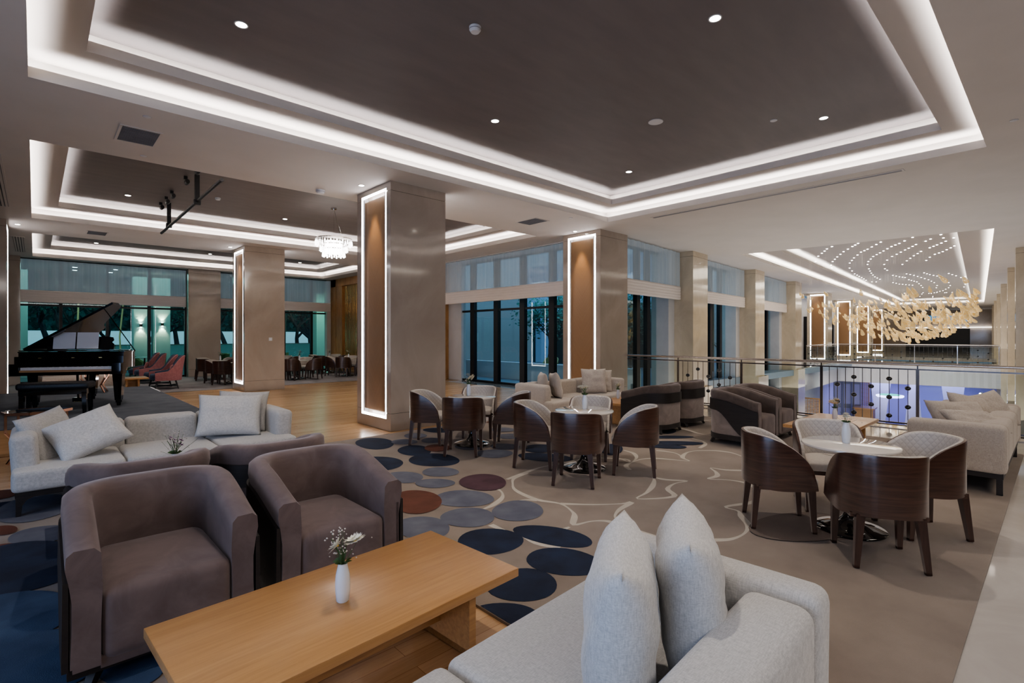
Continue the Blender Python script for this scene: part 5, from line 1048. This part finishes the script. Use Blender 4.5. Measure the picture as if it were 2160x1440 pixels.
tp = [(.55, 30.6, 6.0, 1, 'forked tree at the left in the far windows', .1), (2.6, 35.5, 6.5, 2, 'dark tree seen above the piano lid', -.2), (4.4, 36, 6.3, 3, 'dark tree between the mullion and the lit columns', .25), (7.4, 34.2, 6.0, 4, 'dark tree just right of the lit outdoor columns', -.15), (8.3, 36.5, 6.6, 5, 'forked tree between the wall pillar and the second marble pillar', .2),
      (10.4, 36, 6.4, 6, 'leaning tree in the window right of the second pillar', .3), (12.9, 34.8, 6.6, 7, 'dark tree beside the wood wall in the window', 0), (15.2, 38, 7, 8, 'farther tree behind the wood wall side window', -.2), (-1.6, 36, 6.2, 9, 'tree at the outer left of the far windows', .1), (.8, 41, 7.5, 10, 'background tree behind the forked one', 0), (5.6, 42, 7.4, 11, 'background tree behind the lit columns', 0), (11, 44, 8, 12, 'background tree far beyond the corner window', 0), (18, 45, 8, 13, 'background tree at the far right of the garden', 0), (7.8, 46, 8, 14, 'farthest tree in the middle of the garden', 0)]
for a in tp: tree(*a[:5], a[5])
for k, (x, y) in enumerate(((1.25, 29.4), (2.83, 29.4))):
    e = empty('garden_pole', (x + .1, y, 0)); mb = MB(); mb.tube([(0, 0, 0), (.02 - .1 * k, 0, 1.6), (.06, 0, 3.2)], .035, 8); mb.build('pole', mat('lit_timber%d' % k, (.85, .62, .32), rough=.7), e); mb = MB(); mb.lathe([(0, 0), (.12, 0), (.12, .06), (0, .06)], 12); mb.build('foot', M['blackmat'], e); tag(e, ('left', 'right')[k] + ' pale timber pole on the terrace behind the piano', 'pole', 'timber poles')  # bright timber tint carries the warm light on the poles
e = empty('tree_line', (5, 58, 0)); mb = MB(); rd = random.Random(77)
for k in range(9000):
    x = rd.uniform(-30, 32); z = rd.random() ** .8 * 11; c = Vector((x, rd.uniform(-1.5, 1.5), z)); s = rd.uniform(.14, .38); a = Vector((rd.gauss(0, 1), rd.gauss(0, .3), rd.gauss(0, 1))).normalized() * s; b2 = Vector((a.z, 0, -a.x)) * .6
    mb.add([c - a, c + b2, c + a, c - b2], [(0, 1, 2, 3)])
mb.build('foliage', M['leaf'], e, 0); mb = MB(); mb.box(-30, 32, 1.6, 1.7, 0, 10); mb.build('shade', M['leaf'], e, 0); tag(e, 'dark mass of woodland beyond the garden', 'trees')
# terrace chairs and tables outside
def make_rattan():
    r = empty('terrace_chair'); path = upath(.25, .28, -.28, .25, 4, 7, 2); mb = MB(); mb.sweep(path, lambda i: [(0, .25), (.02, .55 + .28 * max(0, min(1, (.25 - path[i][0]) / .5))), (-.02, .55 + .28 * max(0, min(1, (.25 - path[i][0]) / .5))), (-.03, .25)])
    mb.build('backrest', mat('olive_rattan', (.22, .25, .11), rough=.7), r, 60); mb = MB(); mb.box(-.26, .26, -.26, .26, .36, .46); mb.build('seat', mat('pale_pad', (.5, .55, .48), rough=.8), r, 0)
    for sx in (-1, 1):
        for sy in (-1, 1): mb = MB(); mb.bar((sx * .22, sy * .22, .4), (sx * .24, sy * .24, 0), .035); mb.build('leg', M['blackmat'], r, 0)
    return r
ra = make_rattan(); k = 0
for (tx, ty, w) in ((5.9, 26.6, 'right of the piano'), (8.6, 26.8, 'behind the wall pillar'), (3.4, 26.4, 'behind the piano')):
    e = empty('terrace_table', (tx, ty, 0)); mb = MB(); mb.lathe([(0, .72), (.42, .72), (.42, .75), (0, .75)], 24); mb.build('table_top', mat('terrace_top', (.5, .6, .6), rough=.2), e); mb = MB(); mb.lathe([(0, 0), (.22, 0), (.03, .05), (.03, .72), (0, .72)], 12); mb.build('pedestal', M['blackmat'], e); tag(e, 'pale terrace table seen through the far window ' + w, 'table')
    for j in range(4): a = j * pi / 2 + .6; place(ra, tx + .62 * cos(a), ty + .62 * sin(a), 0, a + pi, ('far right', 'far left', 'near left', 'near right')[j] + ' olive terrace chair of the outdoor table ' + w, 'chair', 'olive terrace chairs')
# courtyard behind the long glazing
mb = MB(); mb.box(11.9, 40, 10.6, 24.6, -.3, -.03); mb.box(11.9, 40, 8.95, 10.6, -.3, -.03); struct(mb.build('floor', mat('courtyard', (.20, .27, .34), rough=.35), smooth=0))
mb = MB(); mb.box(13.6, 13.85, 8.95, 17.5, -.03, .62); struct(mb.build('trim_11', mat('courtyard_parapet', (.72, .78, .84), rough=.6), smooth=0))
m, nt, b = nodes('blue_render'); setp(b, col=(.22, .30, .42), emit=((.12, .2, .32), .25), rough=.8); M['bluerender'] = m  # slight emission brightens the render in place of dusk light
e = empty('courtyard_building', (20.5, 12, 0)); mb = MB(); mb.box(0, .6, -1, 9, 3.0, 5.5); mb.box(0, .6, -1, -.3, 0, 5.5); mb.box(0, .6, 3.0, 3.6, 0, 3); mb.build('wall', M['bluerender'], e, 0); mb = MB(); mb.box(2.5, 2.6, -1, 9, 0, 3.2); mb.build('glazing', mat('dark_teal_glass', (.015, .05, .06), rough=.15), e, 0)
mb = MB(); mb.box(.02, 2.4, -.9, 8.8, 2.9, 3.0); mb.build('soffit', M['bluerender'], e, 0); tag(e, 'blue grey building wing across the courtyard', 'building')
for k, (x, y) in enumerate(((15.0, 12.3), (15.2, 14.0), (15.0, 10.6), (16.4, 13.1))):
    place(ra, x, y, -.03, 2.6 + k, ('left', 'farther left', 'right', 'rear')[k] + ' olive terrace chair in the courtyard behind the long glazing', 'chair', 'olive terrace chairs')
for k, (x, y) in enumerate(((14.6, 15.6), (14.5, 11.2))): tree(x + 2.2, y, 3.6, 50 + k, ('left', 'right')[k] + ' small dark tree in the courtyard')
for k, y in enumerate((11.9, 10.15)):
    e = empty('courtyard_post', (14.6, y, 0)); mb = MB(); mb.box(-.12, .12, -.12, .12, -.03, 4.2); mb.build('shaft', M['white'], e, 0); mb = MB(); mb.box(-.16, .16, -.16, .16, -.03, .1); mb.build('base', M['white'], e, 0); tag(e, ('left', 'right')[k] + ' white post in the courtyard', 'post')
light('courtyard_light', 'AREA', (22, 17, 4.6), 320, (.5, .78, 1), (0, 0, 0), shape='RECTANGLE', size=12, size_y=7)
light('courtyard_light', 'AREA', (16, 13, 4.2), 150, (.5, .75, 1), (0, 0, 0), shape='RECTANGLE', size=4, size_y=6)
sconce(13.9, 9.2, 2.0, 'lit sconce on the courtyard side wall') if False else None
# outside the tall atrium windows: a dim side street
for k in range(3):
    e = empty('planter_palm', at(1.9 + 5.4 * k, 2.2, 0)); st = MB(); rd = random.Random(k)
    for j in range(14):
        a = rd.uniform(0, 6.28); q = [Vector((0, 0, .7))]
        for i in range(1, 6): t = i / 5; q.append(Vector((cos(a) * .75 * t, sin(a) * .75 * t, .7 + 1.5 * t - .9 * t * t)))
        for i in range(5):
            d = Vector((-sin(a), cos(a), 0)) * .05 * (1 - i / 6); st.add([q[i] - d, q[i] + d, q[i + 1] + d * .8, q[i + 1] - d * .8], [(0, 1, 2, 3)])
    st.build('fronds', M['leaf'], e, 0); mb = MB(); mb.lathe([(0, -.03), (.2, -.03), (.26, .65), (0, .65)], 16); mb.build('pot', M['blackmat'], e); tag(e, ('first', 'second', 'third')[k] + ' palm in a pot outside the tall atrium windows', 'plant')
abox('wall_basement', 0, 17, 1.0, 1.08, -5.2, -.02, mat('basement_wall', (.05, .06, .06), rough=.6))
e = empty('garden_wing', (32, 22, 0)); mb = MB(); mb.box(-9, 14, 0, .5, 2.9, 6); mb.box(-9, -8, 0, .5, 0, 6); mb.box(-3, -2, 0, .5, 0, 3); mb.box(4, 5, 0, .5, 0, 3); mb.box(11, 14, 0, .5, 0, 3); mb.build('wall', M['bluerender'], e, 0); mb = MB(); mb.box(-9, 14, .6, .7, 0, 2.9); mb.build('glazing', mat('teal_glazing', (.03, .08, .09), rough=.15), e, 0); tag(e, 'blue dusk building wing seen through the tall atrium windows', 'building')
# ------------------------------------------------------------------ light of the rooms
light('window_dusk', 'AREA', (-5.5, 1.2, 2.2), 210, (.46, .64, 1), (0, radians(-90), 0), shape='RECTANGLE', size=3.4, size_y=6)
light('rear_fill', 'AREA', (1.5, -2.6, 4.25), 130, (1, .94, .9), (radians(25), 0, 0), shape='RECTANGLE', size=7, size_y=1.5)  # added fill behind the camera, out of view and without a fixture
for a in (12, 20, 30, 40): light('atrium_light', 'AREA', at(a, -4.2, 4.6), 105, (1, .90, .76), (0, 0, AT), shape='RECTANGLE', size=4, size_y=4)
light('aisle_light', 'AREA', (8.5, -1.8, 4.2), 70, (1, .88, .76), (0, 0, 0), shape='RECTANGLE', size=6, size_y=1)
light('far_corridor', 'AREA', at(30, -11, 4.2), 220, (1, .93, .82), (0, 0, AT), shape='RECTANGLE', size=40, size_y=1.5)
light('left_corridor', 'AREA', at(40, 1.1, 4.2), 120, (1, .93, .85), (0, 0, AT), shape='RECTANGLE', size=36, size_y=.8)
light('lobby_white', 'AREA', at(19, -4, -1.5), 420, (1, .95, .86), (0, 0, AT), shape='RECTANGLE', size=10, size_y=5)
light('lobby_violet', 'AREA', at(34, -3.5, -1.5), 330, (.42, .42, 1), (0, 0, AT), shape='RECTANGLE', size=5, size_y=7)
light('fascia_wash', 'AREA', at(20.5, -4, -3.2), 130, (1, .97, .92), (radians(120), 0, AT - pi / 2), shape='RECTANGLE', size=6, size_y=1)
for x, y, sx, sy, pw, c_ in ((5.5, 3.4, 10, 8, 40, (1, .88, .80)), (4.5, 12.8, 12, 7, 30, (1, .88, .86)), (4.5, 20.8, 12, 6, 18, (.85, .93, 1))): light('bounce_fill', 'AREA', (x, y, .03), pw, c_, (pi, 0, 0), shape='RECTANGLE', size=sx, size_y=sy)  # added fill aimed up from the floor, stands in for bounced light
light('bounce_fill', 'AREA', at(9, -4.0, -.9), 330, (1, .90, .78), (pi, 0, AT), shape='RECTANGLE', size=18, size_y=9)  # added fill for light bouncing up out of the void
light('bounce_fill', 'AREA', at(35, -4.0, 1.0), 240, (1, .93, .84), (pi, 0, AT), shape='RECTANGLE', size=24, size_y=9)  # added upward fill for the far atrium ceiling
# ------------------------------------------------------------------ world, camera
w = bpy.data.worlds.new('dusk'); SC.world = w; w.use_nodes = True; nt = w.node_tree; bg = nt.nodes['Background']
tc = nt.nodes.new('ShaderNodeTexCoord'); sp_ = nt.nodes.new('ShaderNodeSeparateXYZ'); nt.links.new(tc.outputs['Generated'], sp_.inputs[0])
c = ramp(nt, sp_.outputs['Z'], [(0, (.10, .16, .22)), (.12, (.16, .26, .38)), (.6, (.12, .20, .42))]); nt.links.new(c, bg.inputs['Color']); bg.inputs['Strength'].default_value = .6
cd = bpy.data.cameras.new('camera'); cam = bpy.data.objects.new('camera', cd); COL.objects.link(cam); SC.camera = cam
cam.location = (0, 0, 1.65); cam.rotation_euler = (pi / 2, 0, radians(-43)); cd.sensor_width = 36; cd.lens = 18.0; cd.shift_y = -11.8 / 2160; cd.clip_end = 300; cd.clip_start = .05
SC.view_settings.view_transform = 'AgX'; SC.view_settings.look = 'AgX - Medium High Contrast'; SC.view_settings.exposure = .62
cy = SC.cycles; cy.max_bounces = 6; cy.diffuse_bounces = 3; cy.glossy_bounces = 3; cy.transmission_bounces = 4; cy.transparent_max_bounces = 12
cy.caustics_reflective = False; cy.caustics_refractive = False; cy.sample_clamp_indirect = 4; cy.use_denoising = True; cy.use_adaptive_sampling = True; cy.adaptive_threshold = .03
try: cy.denoiser = 'OPENIMAGEDENOISE'; cy.denoising_input_passes = 'RGB_ALBEDO_NORMAL'
except Exception: pass
